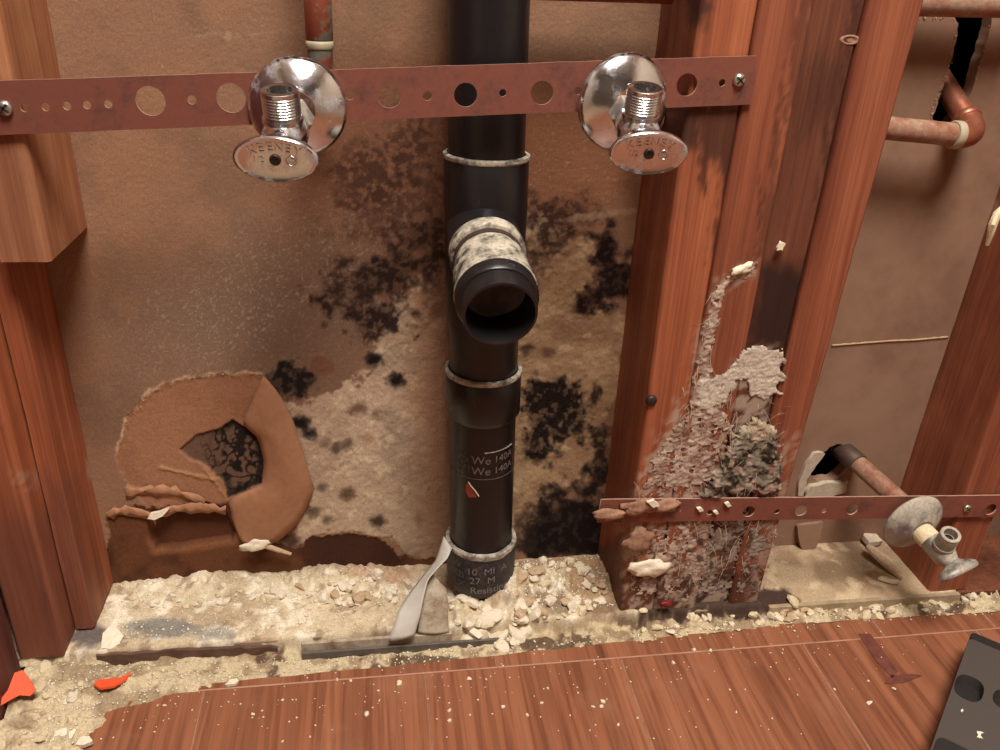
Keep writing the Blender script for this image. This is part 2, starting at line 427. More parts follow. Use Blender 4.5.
# ================================================================== GYPSUM BOARD, stained bay (left of the stud pack)
def stained_wall():
    res = 0.00105
    X = np.arange(-0.34, 0.300, res); Z = np.arange(-0.01, 0.87, res)
    Z = np.concatenate([np.arange(-0.01, 0.62, res), np.arange(0.625, 0.87, 0.01)])
    XX, ZZ = np.meshgrid(X, Z, indexing='ij'); YY = np.full(XX.shape, YB)
    px, py = project(XX, YY, ZZ)
    q = lambda s, ox=0, oy=0, o=4: fbm(px / s + ox, py / s + oy, o)
    wob = (q(22) - 0.5) * 30 + (q(7, 5, 3) - 0.5) * 12
    fine = q(3.2, 40, 7, 2)
    mott = q(60, 3, 8)
    col = np.zeros(XX.shape + (3,)); col[:] = (146, 111, 87)
    col = mixc(col, (128, 98, 78), sstep(0.40, 0.68, mott) * 0.8)
    col = mixc(col, (158, 117, 88), sstep(0.45, 0.75, q(45, 30, 2)) * 0.5)
    h = np.zeros(XX.shape)
    # reddish water stain spreading left of the pipe
    m_ = sstep(-40, 50, ell(px, py, 400, 190, 130, 140) + wob); col = mixc(col, (112, 74, 54), m_ * 0.8)
    m_ = sstep(-30, 40, ell(px, py, 565, 150, 90, 85) + wob); col = mixc(col, (118, 74, 50), m_ * 0.7)
    # grey bloom of dust and mildew with pale specks
    m_ = sstep(-50, 50, ell(px, py, 255, 305, 130, 62, -22) + wob)
    col = mixc(col, (134, 116, 100), m_ * 0.7)
    spk = sstep(0.70, 0.86, vnoise(px / 1.9, py / 1.9)) * np.clip(m_ + sstep(-30, 30, ell(px, py, 330, 330, 70, 60) + wob) * 0.6, 0, 1)
    col = mixc(col, (186, 166, 146), spk * 0.55)
    spk2 = sstep(0.80, 0.92, vnoise(px / 2.1 + 40, py / 2.1)); col = mixc(col, (162, 136, 112), spk2 * 0.3)
    m_ = sstep(-25, 25, ell(px, py, 330, 350, 85, 45, -30) + wob); col = mixc(col, (112, 88, 72), m_ * 0.6)
    # bare gypsum either side of the pipe
    left_bare = [(262, 392), (300, 402), (330, 392), (352, 385), (372, 368), (372, 340), (388, 318), (395, 296), (425, 270), (440, 245), (470, 232),
                 (470, 562), (425, 562), (392, 540), (345, 534), (315, 538), (296, 548), (308, 490), (288, 420)]
    right_bare = [(500, 208), (530, 212), (548, 214), (552, 226), (566, 236), (588, 238), (598, 250), (594, 280), (580, 296), (585, 312), (612, 306), (628, 316), (622, 372), (604, 440), (600, 470),
                  (560, 498), (525, 522), (510, 560), (480, 560), (490, 300)]
    nb = (q(12, 9, 9) - 0.5) * 22 + (q(4, 2, 6, 2) - 0.5) * 7
    dl = sdf(px, py, left_bare) + nb; dr = sdf(px, py, right_bare) + nb
    bl = sstep(-2.5, 2.5, dl); br = sstep(-2.5, 2.5, dr)
    c_l = np.zeros(col.shape); c_l[:] = (184, 160, 136)
    c_l = mixc(c_l, (162, 124, 98), sstep(330, 240, py) * 0.0 + sstep(-20, 60, ell(px, py, 428, 300, 60, 110) + wob * 0.6) * 0.85)
    c_l = mixc(c_l, (150, 134, 112), sstep(0.5, 0.75, q(26, 8, 21)) * 0.6)
    c_l = mixc(c_l, (206, 188, 156), sstep(0.58, 0.75, q(9, 61, 2, 3)) * 0.7)
    c_l = mixc(c_l, (158, 122, 96), sstep(395, 440, px + wob * 0.5) * 0.8)
    col = mixc(col, (0, 0, 0), bl) + c_l * bl[..., None]
    c_r = np.zeros(col.shape); c_r[:] = (176, 146, 112)
    c_r = mixc(c_r, (150, 118, 90), sstep(0.45, 0.7, q(30, 4, 2)) * 0.8)
    c_r = mixc(c_r, (198, 170, 134), sstep(0.56, 0.74, fbm(px / 14 + py / 30, py / 8, 3)) * 0.7)
    col = mixc(col, (0, 0, 0), br) + c_r * br[..., None]
    bare = np.maximum(bl, br)
    h += bare * (0.0006 + 0.0016 * (q(16, 7, 7) - 0.5) + 0.0010 * (q(5, 1, 4, 3) - 0.5))
    # mould colonies
    def mould(shape_d, strength=1.0, c=(30, 22, 20), gran=0.5, edge=5):
        edge = edge * 1.6
        nonlocal col
        g_ = q(6.5, 91, 12, 4)
        d = shape_d + (q(13, 33, 1) - 0.5) * 34 + (g_ - 0.5) * 26 * gran
        mm = sstep(-edge, edge, d) * strength
        mm = mm * (1 - gran * 0.85 * sstep(0.46, 0.68, q(5.0, 55, 5, 3)))
        col = mixc(col, c, mm); return mm
    mould(ell(px, py, 368, 178, 34, 34), 0.75, (58, 36, 26), 0.9, 9)
    mould(ell(px, py, 410, 150, 24, 36), 0.7, (56, 34, 25), 0.9, 9)
    mould(ell(px, py, 400, 205, 60, 28, -20), 0.6, (62, 38, 28), 0.9, 10)
    mould(ell(px, py, 424, 236, 26, 18, -15), 0.85, (44, 27, 21), 0.6, 6)
    mould(ell(px, py, 384, 276, 50, 20, -14), 0.92, (38, 25, 20), 0.6, 6)
    mould(ell(px, py, 376, 318, 32, 16, 10), 0.92, (36, 24, 20), 0.7, 5)
    mould(ell(px, py, 345, 288, 22, 18), 0.6, (60, 40, 30), 0.9, 8)
    mould(ell(px, py, 436, 300, 14, 26), 0.55, (70, 48, 36), 0.6, 8)
    mould(ell(px, py, 290, 381, 27, 20, -12), 1.0, (34, 28, 27), 0.55, 4)
    mould(ell(px, py, 548, 226, 22, 26), 0.85, (46, 30, 24), 0.7, 7)
    mould(ell(px, py, 575, 212, 30, 14), 0.7, (52, 33, 25), 0.8, 7)
    mould(ell(px, py, 530, 262, 12, 30), 0.7, (56, 38, 29), 0.6, 7)
    mould(sdf(px, py, [(588, 232), (612, 234), (616, 258), (634, 242), (634, 300), (612, 300), (604, 312), (580, 310), (580, 296), (600, 276), (596, 252)]), 1.0, (34, 22, 19), 0.35, 4)
    mould(sdf(px, py, [(524, 394), (540, 378), (565, 378), (583, 392), (584, 418), (578, 440), (556, 448), (548, 466), (530, 470), (526, 448), (518, 440), (526, 424)]), 1.0, (34, 25, 21), 0.55, 4)
    mould(ell(px, py, 594, 400, 7, 12), 0.9, (50, 36, 28), 0.6, 4)
    mould(ell(px, py, 600, 455, 9, 34, 12), 0.9, (40, 29, 23), 0.6, 4)
    mould(ell(px, py, 582, 484, 24, 8, -18), 0.95, (38, 27, 22), 0.5, 4)
    mould(ell(px, py, 547, 490, 9, 7), 0.9, (40, 30, 25), 0.4, 3)
    mould(sdf(px, py, [(532, 516), (560, 500), (590, 502), (612, 500), (612, 556), (530, 560), (520, 545)]), 1.0, (26, 18, 16), 0.25, 6)
    mould(ell(px, py, 524, 520, 8, 18), 0.6, (60, 46, 36), 0.5, 4)
    # little spots on the bare gypsum
    for (x, y, r, c, s) in [(357, 409, 8, (104, 82, 66), .9), (300, 423, 8, (30, 25, 23), 1), (309, 434, 6, (36, 30, 27), 1), (326, 443, 5, (110, 92, 74), .8), (336, 448, 6, (84, 68, 58), .9),
                            (348, 445, 5, (92, 74, 62), .9), (347, 494, 8, (94, 70, 54), .9), (322, 487, 5, (90, 76, 62), .8), (378, 522, 7, (66, 52, 42), .95), (377, 417, 5, (128, 100, 80), .7),
                            (374, 360, 8, (28, 20, 18), 1), (396, 380, 8, (30, 22, 19), 1), (366, 438, 6, (150, 118, 88), .5), (312, 512, 6, (84, 68, 56), .8), (327, 520, 4, (90, 74, 60), .8),
                            (305, 508, 4, (86, 70, 58), .8), (418, 520, 4, (120, 92, 72), .6), (548, 352, 6, (100, 76, 58), .8), (526, 350, 6, (70, 52, 42), .8), (291, 541, 9, (64, 46, 40), .8)]:
        mm = sstep(-4, 4, ell(px, py, x, y, r, r * 0.8) + (q(5, 13, x * .1, 3) - 0.5) * 7) * s
        col = mixc(col, c, mm); h -= mm * 0.0006
    # brown disc beside the black colony
    mm = sstep(-2, 2, ell(px, py, 322, 367, 11, 10) + nb * 0.25); col = mixc(col, (120, 84, 64), mm)
    # torn paper patch: smooth inner ply
    patch = [(116, 450), (128, 415), (150, 390), (178, 380), (215, 374), (262, 374), (276, 392), (292, 420), (304, 455), (314, 490), (300, 520), (288, 535), (240, 544), (226, 505), (180, 508), (150, 512), (134, 492), (120, 474)]
    ragged = (q(9, 2, 2) - 0.5) * 8
    dp = sdf(px, py, patch) + ragged
    mp = sstep(-1.5, 1.5, dp)
    cp = np.zeros(col.shape); cp[:] = (162, 117, 88); cp = mixc(cp, (148, 105, 79), sstep(0.45, 0.7, q(40, 6, 2)) * 0.7)
    col = mixc(col, (0, 0, 0), mp) + cp * mp[..., None]
    rim = np.exp(-(dp / 1.8) ** 2) * sstep(470, 440, py) * sstep(275, 255, px)
    col = mixc(col, (206, 176, 140), rim * sstep(0.35, 0.55, q(6, 3, 9, 2)))
    h += mp * -0.0007 + rim * 0.0006
    # layered tears below and left of the hole
    for (x0, y0, x1, y1) in [(205, 470, 228, 500), (160, 468, 215, 480), (128, 488, 200, 500)]:
        t = np.clip(((px - x0) * (x1 - x0) + (py - y0) * (y1 - y0)) / ((x1 - x0) ** 2 + (y1 - y0) ** 2), 0, 1)
        dd = np.hypot(px - x0 - t * (x1 - x0), py - y0 - t * (y1 - y0)) + (q(8, 6, 3) - .5) * 5
        e = np.exp(-(dd / 1.6) ** 2); col = mixc(col, (180, 136, 98), e * 0.8); h += e * 0.0010
    hole = [(178, 450), (196, 436), (222, 428), (232, 421), (246, 428), (260, 440), (265, 462), (262, 484), (244, 492), (228, 498), (224, 482), (206, 466), (188, 458)]
    dh = sdf(px, py, hole) + ragged * 0.5
    mh = sstep(-1.2, 1.2, dh)
    ch = np.zeros(col.shape); ch[:] = (112, 86, 70)
    crack = np.abs(q(11, 17, 5, 3) - 0.5)
    ch = mixc(ch, (34, 27, 25), sstep(0.075, 0.03, crack) * sstep(190, 225, px))
    ch = mixc(ch, (38, 30, 28), sstep(0.52, 0.62, q(8, 44, 5, 3)) * sstep(200, 240, px))
    ch = mixc(ch, (36, 30, 28), sstep(9, 3, dh) * sstep(215, 235, px) * 0.8)
    col = mixc(col, (0, 0, 0), mh) + ch * mh[..., None]
    h -= mh * 0.0022
    # brown sodden band along the bottom, with a deep recess
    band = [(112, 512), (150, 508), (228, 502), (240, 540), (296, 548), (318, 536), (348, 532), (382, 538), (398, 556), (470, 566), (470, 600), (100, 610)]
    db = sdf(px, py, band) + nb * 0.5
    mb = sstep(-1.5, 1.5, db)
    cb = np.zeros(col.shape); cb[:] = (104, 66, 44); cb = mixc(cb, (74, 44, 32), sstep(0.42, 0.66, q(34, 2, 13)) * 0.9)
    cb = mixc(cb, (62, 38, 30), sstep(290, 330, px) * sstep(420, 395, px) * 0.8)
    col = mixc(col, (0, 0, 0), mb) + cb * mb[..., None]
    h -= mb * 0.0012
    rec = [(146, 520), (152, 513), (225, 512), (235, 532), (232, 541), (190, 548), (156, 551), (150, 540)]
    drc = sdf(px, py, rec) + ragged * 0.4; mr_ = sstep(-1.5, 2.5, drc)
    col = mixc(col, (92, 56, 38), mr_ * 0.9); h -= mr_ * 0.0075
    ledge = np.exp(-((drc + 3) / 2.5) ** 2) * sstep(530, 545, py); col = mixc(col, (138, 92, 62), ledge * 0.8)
    # a few pale scuffs on the upper paper
    for (x, y, rx, ry, a) in [(228, 36, 4, 5, .6), (205, 35, 18, 2, .35), (255, 34, 22, 2, .3), (600, 215, 40, 4, .45)]:
        mm = sstep(-1, 1.5, ell(px, py, x, y, rx, ry, -8) + (fine - 0.5) * 3); col = mixc(col, (176, 150, 122), mm * a)
    h += (q(2.6, 8, 8, 2) - 0.5) * 0.0004
    V = np.stack([XX, YY - h, ZZ], -1)
    me = grid_mesh('wall_back', V, lin(np.clip(col, 0, 255)), flip=False)
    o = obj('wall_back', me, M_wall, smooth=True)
    tag(o, 'mould-blackened brown gypsum board behind the black drain pipe', 'wall', kind='structure')
    return o
wall_back = stained_wall()
# make sure the painted face looks at the room
if wall_back.data.polygons[10].normal.y > 0:
    wall_back.data.flip_normals()
obj('gypsum_core', box_bm(-0.42, 0.32, YB + 0.010, YB + 0.020, -0.01, 0.87), M_gyp, wall_back)

# torn paper: right flap curling off the wall
def sheet(name, outline_rows, mat, parent, thick=0.0005):
    """outline_rows: rows of Vectors (same length) -> thin solid sheet"""
    bm = bmesh.new()
    R = [[bm.verts.new(p) for p in row] for row in outline_rows]
    for a, b in zip(R[:-1], R[1:]):
        for i in range(len(a) - 1): bm.faces.new((a[i], a[i + 1], b[i + 1], b[i])).smooth = True
    bmesh.ops.recalc_face_normals(bm, faces=bm.faces[:])
    bmesh.ops.solidify(bm, geom=bm.faces[:], thickness=thick)
    return obj(name, bm, mat, parent)
def interp_poly(P, n):
    P = [np.array(p, float) for p in P]; L = [0]
    for a, b in zip(P[:-1], P[1:]): L.append(L[-1] + np.linalg.norm(b - a))
    return [np.array([np.interp(t * L[-1], L, [p[k] for p in P]) for k in range(len(P[0]))]) for t in np.linspace(0, 1, n)]
inner = interp_poly([(263, 376), (248, 410), (241, 423), (258, 438), (264, 462), (262, 485), (240, 494), (229, 500), (232, 520), (240, 540)], 26)
outer = interp_poly([(264, 376), (278, 392), (293, 420), (305, 456), (314, 490), (306, 510), (296, 525), (280, 540), (262, 548), (242, 542)], 26)
rows = []
for k in range(9):
    t = k / 8; row = []
    for i, (a, b) in enumerate(zip(inner, outer)):
        s = i / 25
        p = a * (1 - t) + b * t
        lift = 0.0010 + 0.007 * math.sin(math.pi * min(1, t * 0.9 + 0.05)) * (0.25 + 0.75 * math.sin(math.pi * min(1, s * 1.15))) + 0.004 * t * s
        lift += 0.0010 * mnoise.noise(Vector((p[0] * .06, p[1] * .06, 3)))
        row.append(PY(p[0], p[1], YB - lift))
    rows.append(row)
tag(sheet('paper_flap', rows, M_paper, wall_back), 'kraft paper flap peeling off the board')
# crumpled ply edges lower left of the tear
for pts in ([(106, 512), (122, 506), (138, 508), (150, 512), (156, 516)], [(150, 512), (176, 505), (200, 503), (226, 506)], [(126, 490), (150, 486), (176, 488), (205, 498)]):
    L = interp_poly(pts, 14); rows = []
    for k in range(4):
        rows.append([PY(p[0], p[1] + k * 2.6 + 6 * mnoise.noise(Vector((i * .7, k * .6, pts[0][0]))), YB - 0.0006 - 0.0007 * math.sin(k / 3 * math.pi) - 0.0010 * abs(mnoise.noise(Vector((i * .5, k * .4, pts[0][1]))))) for i, p in enumerate(L)])
    obj('paper_shred', sheet('t', rows, M_paper, None).data, None, wall_back); bpy.data.objects.remove(bpy.data.objects['t'])
# fuzzy light torn edge along the top of the patch
bm = bmesh.new()
edge = interp_poly([(118, 448), (130, 414), (152, 391), (180, 379), (215, 373), (262, 374)], 90)
for p in edge:
    for _ in range(1):
        c = PY(p[0] + random.gauss(0, 1.1), p[1] + random.gauss(0, 1.1), YB - 0.001)
        s = random.uniform(0.0004, 0.0009); d1 = Vector((random.gauss(0, 1), -0.4, random.gauss(0, 1))).normalized() * s * 1.6; d2 = Vector((random.gauss(0, 1), -0.6, random.gauss(0, 1))).normalized() * s
        bm.faces.new([bm.verts.new(c - d1), bm.verts.new(c + d2), bm.verts.new(c + d1), bm.verts.new(c - d2 + Vector((0, -0.001, 0)))])
tag(obj('torn_fibres', bm, M_paper_fuzz, wall_back), kind='stuff')

# ================================================================== GYPSUM BOARD, right bay
def xz(px, py): 
    p = PY(px, py, YB); return (p.x, p.z)
def ragged_loop(poly, step=4, amp=0.8):
    out = []
    P = poly + [poly[0]]
    for a, b in zip(P[:-1], P[1:]):
        n = max(1, int(math.hypot(b[0] - a[0], b[1] - a[1]) / step))
        for i in range(n):
            t = i / n; out.append(xz(a[0] + (b[0] - a[0]) * t + random.uniform(-amp, amp), a[1] + (b[1] - a[1]) * t + random.uniform(-amp, amp)))
    return out
slot = ragged_loop([(905, 3), (918, 16), (955, 17), (959, 24), (957, 34), (952, 60), (946, 78), (940, 96), (932, 121), (950, 124), (970, 96), (981, 60), (989, 34), (994, 8), (1000, -30), (905, -30)])
hole2 = ragged_loop([(806, 474), (815, 462), (826, 450), (836, 444), (848, 446), (856, 456), (846, 468), (834, 480), (818, 482)], 3, 0.8)
me = flat_curve('wall_back_right', [(0.30, -0.01), (0.80, -0.01), (0.80, 0.87), (0.30, 0.87)], [slot, hole2], 0.0127)
me.transform(Matrix.Translation((0, YB + 0.00635, 0)) @ Matrix.Rotation(math.radians(90), 4, 'X'))
wr = obj('wall_back_right', me, M_board)
tag(wr, 'plain brown gypsum board of the right bay with two broken holes', 'wall', kind='structure')
# broken white gypsum around the lower hole
for (pts, dz) in [([(797, 482), (803, 464), (812, 452), (818, 450), (824, 452), (814, 464), (806, 478), (802, 494), (796, 494)], 0.004),
                  ([(802, 494), (808, 484), (822, 481), (836, 480), (846, 478), (844, 488), (830, 494)], 0.006)]:
    me = flat_curve('broken_gypsum', ragged_loop(pts, 4, 0.7), [], dz); me.transform(Matrix.Translation((0, YB - dz / 2, 0)) @ Matrix.Rotation(math.radians(90), 4, 'X'))
    obj('broken_gypsum', me, M_gyp, wr)
# torn ragged light edge along the slot
bm = bmesh.new()
for p in interp_poly([(921, 18), (954, 18), (957, 26), (951, 62), (945, 80), (938, 98), (931, 119)], 46) + interp_poly([(992, 20), (986, 44), (976, 78)], 12):
    c = PY(p[0] + random.gauss(-1, 1), p[1] + random.gauss(0, .8), YB - 0.0005); s = random.uniform(0.0006, 0.0014)
    ds = [Vector((random.gauss(0, 1), -abs(random.gauss(0, .5)), random.gauss(0, 1))).normalized() * s for _ in range(4)]
    vs = [bm.verts.new(c + d) for d in ds]
    for f in ((0, 1, 2), (0, 2, 3), (0, 3, 1), (1, 3, 2)): bm.faces.new([vs[i] for i in f])
tag(obj('torn_fibres', bm, M_paper_fuzz, wr), kind='stuff')
# the white crack across the board
L = interp_poly([(832, 345.5), (858, 343.5), (890, 341), (915, 340), (948, 337)], 40)
rows = [[PY(p[0], p[1] + s * (0.9 + 0.6 * mnoise.noise(Vector((i * .6, s, 1)))), YB - (0.0012 if s == 0 else 0.0)) for i, p in enumerate(L)] for s in (-1, 0, 1)]
tag(sheet('paper_tear', rows, M_paper_fuzz, wr, 0.0003), 'thin pale tear across the board')

# ================================================================== STUDS
def stud(name, label, top, bot, yf, mat, z0=ZP - 0.002, z1=0.86, yb=YB - 0.0005, stains=(), films=(), grimes=(), group=None, bottom_cut=None, res=0.0026, tan_top=None):
    """top / bot: (left x, right x) at z1 / z0 of the front; a rounded-corner loft with painted masks"""
    r = 0.0022
    nz = int((z1 - z0) / res)
    base = []
    W = 1.0
    fx = np.linspace(0, 1, 18); sy = np.linspace(0, 1, 24)
    ring = []                      # (u across 0..1, offset x, y)
    for t in fx: ring.append((t, (r if t == 0 else (-r if t == 1 else 0)), yf))
    for t in sy: ring.append((1.0, 0, yf + r + (yb - yf - r) * t))
    for t in sy[::-1]: ring.append((0.0, 0, yf + r + (yb - yf - r) * t))
    U = np.array([q[0] for q in ring]); OX = np.array([q[1] for q in ring]); YR = np.array([q[2] for q in ring])
    tz = np.linspace(0, 1, nz)[:, None]
    xl = bot[0] + (top[0] - bot[0]) * tz; xr = bot[1] + (top[1] - bot[1]) * tz
    XX = xl + (xr - xl) * U[None, :] + OX[None, :]
    ZZ = (z0 + (z1 - z0) * tz) * np.ones_like(XX); YY = YR[None, :] * np.ones_like(XX)
    XX = XX + (fbm(ZZ * 18 + top[0] * 50, YY * 20, 3) - 0.5) * 0.0016
    YY = YY + np.where(YY < yb - 0.01, (fbm(ZZ * 14 + 5, XX * 60, 3) - 0.5) * 0.0014, 0)
    if bottom_cut: ZZ = bottom_cut(XX, YY, ZZ)
    px, py = project(XX, YY, ZZ)
    P = np.zeros(XX.shape + (3,))
    wob = (fbm(px / 10, py / 16, 4) - 0.5) * 20
    strk = (fbm(px / 3.0, py / 45, 3) - 0.5) * 30
    for ch, lst in ((0, stains), (1, films), (2, grimes)):
        for (poly, soft, s, kind) in lst:
            d = sdf(px, py, poly) + (strk if kind == 'streak' else wob)
            mm = sstep(-soft, soft, d) * s
            if kind == 'film':
                mm = mm * sstep(0.40, 0.62, fbm(px / 6 + py / 10, py / 7, 4))
            P[..., ch] = np.maximum(P[..., ch], mm)
    V = np.stack([XX, YY, ZZ], -1)
    V = np.concatenate([V, V[:, :1]], 1); P = np.concatenate([P, P[:, :1]], 1)
    me = grid_mesh(name, V, P)
    bm = bmesh.new(); bm.from_mesh(me); bmesh.ops.remove_doubles(bm, verts=bm.verts[:], dist=1e-6)
    be = [e for e in bm.edges if e.is_boundary]
    bmesh.ops.holes_fill(bm, edges=be, sides=0)
    bmesh.ops.recalc_face_normals(bm, faces=bm.faces[:]); bm.to_mesh(me); bm.free()
    o = obj(name, me, mat, smooth=True); sharp(o, 50)
    tag(o, label, 'stud', group); return o
zt = 0.86
def xpair(pt, pb, yf):
    """a front edge seen at two pixels -> x at z1 and at z0"""
    a = PY(pt[0], pt[1], yf); b = PY(pb[0], pb[1], yf)
    s = (a.x - b.x) / (a.z - b.z)
    return a.x + s * (zt - a.z), b.x + s * (ZP - b.z)
film_poly = [(757, 262), (738, 268), (716, 282), (710, 310), (700, 350), (690, 378), (676, 395), (664, 420), (650, 450), (636, 480), (622, 540), (622, 612), (775, 612), (780, 540), (792, 480), (776, 440), (772, 400), (788, 352), (762, 346), (744, 350), (724, 372), (704, 380), (706, 350), (716, 310), (726, 288), (757, 276)]
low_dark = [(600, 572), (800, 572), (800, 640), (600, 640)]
film_low = [(625, 530), (660, 470), (690, 420), (780, 420), (790, 500), (780, 600), (625, 610)]
F_ALL = [(film_poly, 6, 0.75, 'film'), (film_low, 14, 0.55, 'film')]
e1 = xpair((702, 0), (640, 460), YF); e2 = xpair((760, 0), (680, 460), YF); e3 = xpair((815, 0), (725, 460), YF)
e4 = xpair((870, 0), (763, 460), YF); e5 = xpair((925, 0), (797, 460), YF)
gp = 0.0006
def cut1(X, Y, Z):   # rotted away foot of the first stud, left side
    t = np.clip((Y - 0.64) / 0.07, 0, 1)
    return np.where(Z < 0.05, np.maximum(Z, 0.008 + 0.0 * t), Z)
s1 = stud('wall_stud', 'charred stud holding the right end of the upper copper strap', (e1[0], e2[0] - gp), (e1[1], e2[1] - gp), YF, M_wood_org,
          stains=[([(684, -20), (716, -20), (712, 12), (700, 30), (688, 22)], 8, 0.85, 'wob'), ([(696, 104), (748, 100), (742, 150), (730, 200), (716, 160), (706, 190), (698, 140)], 9, 0.8, 'streak'),
                  ([(650, 96), (706, 96), (700, 150), (672, 146), (648, 140)], 9, 0.85, 'wob'), ([(742, 100), (752, 100), (716, 262), (708, 262)], 5, 0.6, 'streak'), (low_dark, 8, 0.7, 'wob'), ([(590, 540), (625, 540), (625, 620), (590, 620)], 10, 0.6, 'wob')],
          films=F_ALL, grimes=[([(640, -20), (700, -20), (690, 100), (650, 300), (625, 500), (600, 500), (640, 200)], 15, 0.35, 'wob')])
s2 = stud('wall_stud', 'smooth red-brown stud just right of the upper strap end', (e2[0], e3[0] - gp), (e2[1], e3[1] - gp), YF - 0.001, M_wood_red,
          stains=[(low_dark, 8, 0.7, 'wob'), ([(806, -20), (818, -20), (760, 262), (750, 262)], 4, 0.5, 'streak')], films=F_ALL)
s3 = stud('wall_stud', 'darker recessed stud with a knot and a black band above the plaster', (e3[0], e4[0] - gp), (e3[1], e4[1] - gp), YF + 0.004, M_wood_drk,
          stains=[([(756, 262), (810, 262), (802, 330), (790, 352), (744, 352)], 14, 0.92, 'wob'), ([(812, 60), (862, 50), (846, 110), (800, 140)], 18, 0.45, 'streak'), (low_dark, 8, 0.8, 'wob'),
                  ([(744, 360), (782, 360), (778, 440), (736, 440)], 10, 0.55, 'wob'), ([(858, -20), (874, -20), (812, 290), (800, 290)], 5, 0.6, 'streak')], films=F_ALL)
s4 = stud('wall_stud', 'red stud bordering the right bay', (e4[0], e5[0]), (e4[1], e5[1]), YF - 0.0005, M_wood_red,
          stains=[(low_dark, 8, 0.6, 'wob')], films=[([(770, 440), (800, 430), (790, 500), (760, 620), (740, 620)], 10, 0.5, 'film')])
b5 = PY(900, 490, YB).x; t5 = PY(1000, 210, YB).x
s5 = stud('wall_stud', 'wide stud at the right edge behind the dusty low valve', (0.600, 0.645), (0.580, 0.625), YF, M_wood_red, films=[([(970, 200), (1000, 200), (1000, 212), (985, 214)], 3, 0.4, 'wob')],
          stains=[([(985, 215), (960, 300), (925, 400), (945, 400), (990, 260)], 20, 0.25, 'wob')])
# left group
A_x = PY(66, 656, 0.615).x
B_f = [PY(36, 388, 0.645).x, PY(96, 628, 0.645).x]
sA = stud('wall_stud', 'plum-stained stud at the left edge, foremost of the left studs', (A_x - 0.040, A_x + 0.002), (A_x - 0.040, A_x), 0.615, M_wood_org, z1=0.86,
          grimes=[([(-60, 520), (70, 500), (110, 680), (-40, 700)], 40, 0.55, 'wob')], films=[([(10, 470), (40, 470), (36, 492), (14, 490)], 4, 0.35, 'film')])
sB = stud('wall_stud', 'slim brown stud under the cut-off block, beside the torn paper', (A_x + 0.0025, -0.272), (A_x + 0.0008, -0.270), 0.642, M_wood_org, z0=ZP + 0.004,
          grimes=[([(40, 480), (75, 480), (110, 640), (60, 660)], 25, 0.6, 'wob')], films=[([(84, 458), (96, 460), (94, 484), (86, 480)], 3, 0.6, 'wob')])
bz = PY(57, 262, YF).z
blk = stud('nailing_block', 'short tan wooden block holding the left end of the upper strap', (-0.2695, -0.2335), (-0.2695, -0.2335), YF, M_wood_tan, z0=bz, grimes=[([(-30, 140), (30, 140), (50, 264), (-30, 264)], 30, 0.35, 'streak')])
blk['category'] = 'wood block'

# fasteners and knots on the studs
def head(name, px, py, yf, r, mat, label, cat, slot_=True):
    c = PY(px, py, yf); o = lathe(name, [(r, 0), (r, r * .25), (r * .8, r * .55), (r * .35, r * .7)], mat, None, 18)
    if slot_:
        s = obj('slot', box_bm(-r * .75, r * .75, -r * .74, -r * .55, -r * .12, r * .12), M_nail, o); s.rotation_euler.y = 0.7
        s = obj('slot', box_bm(-r * .12, r * .12, -r * .74, -r * .55, -r * .75, r * .75), M_nail, o); s.rotation_euler.y = 0.7
    o.location = c; tag(o, label, cat); return o
SY = YF - 0.0046             # front face of the straps
head('screw', 5, 108, SY, 0.0052, M_screw, 'zinc screw through the left end of the upper strap', 'screw')
head('screw', 739, 80, SY, 0.0048, M_screw, 'zinc screw through the right end of the upper strap', 'screw')
head('screw', 967, 508, SY, 0.0042, M_screw, 'small zinc screw in the lower strap right of the dusty valve', 'screw')
head('nail', 651, 400, YF + 0.0005, 0.0052, M_nail, 'dark nail head in the charred stud left of the plaster smear', 'nail', False)
kn = lathe('knot', [(0.0075, -0.002), (0.0072, 0.0002), (0.005, 0.0006), (0.004, -0.0002), (0.0015, 0.0002)], plain('pale_knot', (150, 112, 92), 0.7, 0, 0.3, 200), None, 20, sx=1.2, sz=0.5)
kn.location = PY(850, 40, YF + 0.004); kn.parent = s3; kn.matrix_parent_inverse = s3.matrix_world.inverted(); tag(kn, 'pale oval knot')

# ================================================================== SOLE PLATE
def strip_bm(x0, x1, y0, y1, z0, z1, n=24):
    bm = bmesh.new(); R_ = []
    for i in range(n + 1):
        x = x0 + (x1 - x0) * i / n; e = random.uniform(-.0006, .0006)
        R_.append([bm.verts.new(c) for c in ((x, y0, z0), (x, y0 + e * .5, z1 - .0008 + e), (x, y0 + .0008, z1 + e), (x, y1, z1 + e), (x, y1, z0))])
    for A, B in zip(R_[:-1], R_[1:]):
        for k in range(5): bm.faces.new((A[k], A[(k + 1) % 5], B[(k + 1) % 5], B[k]))
    bm.faces.new(R_[0]); bm.faces.new(R_[-1][::-1]); bmesh.ops.recalc_face_normals(bm, faces=bm.faces[:]); return bm
plate = obj('sole_plate', box_bm(-0.42, 0.612, 0.617, YB - 0.001, -0.012, ZP - 0.003, 0.001), plain('whitened_plate_wood', (150, 128, 106), 0.85, 0, 0.25, 60, 0.2, 0.4))
tag(plate, 'plaster-whitened wooden sole plate along the foot of the wall', 'plate')
pl2 = obj('sole_plate', box_bm(0.614, 0.80, 0.617, YB - 0.001, -0.012, ZP - 0.003, 0.001), M_wood_drk)
tag(pl2, 'red-brown end of the sole plate under the dusty low valve', 'plate')
fs = obj('facing_strip', strip_bm(-0.262, -0.100, 0.6135, 0.6165, -0.010, ZP - 0.0035), plain('grey_brown_strip', (98, 74, 62), 0.85, 0, 0.35, 70, 0.2), plate)  # dark grey-brown strip along the front edge of the plate
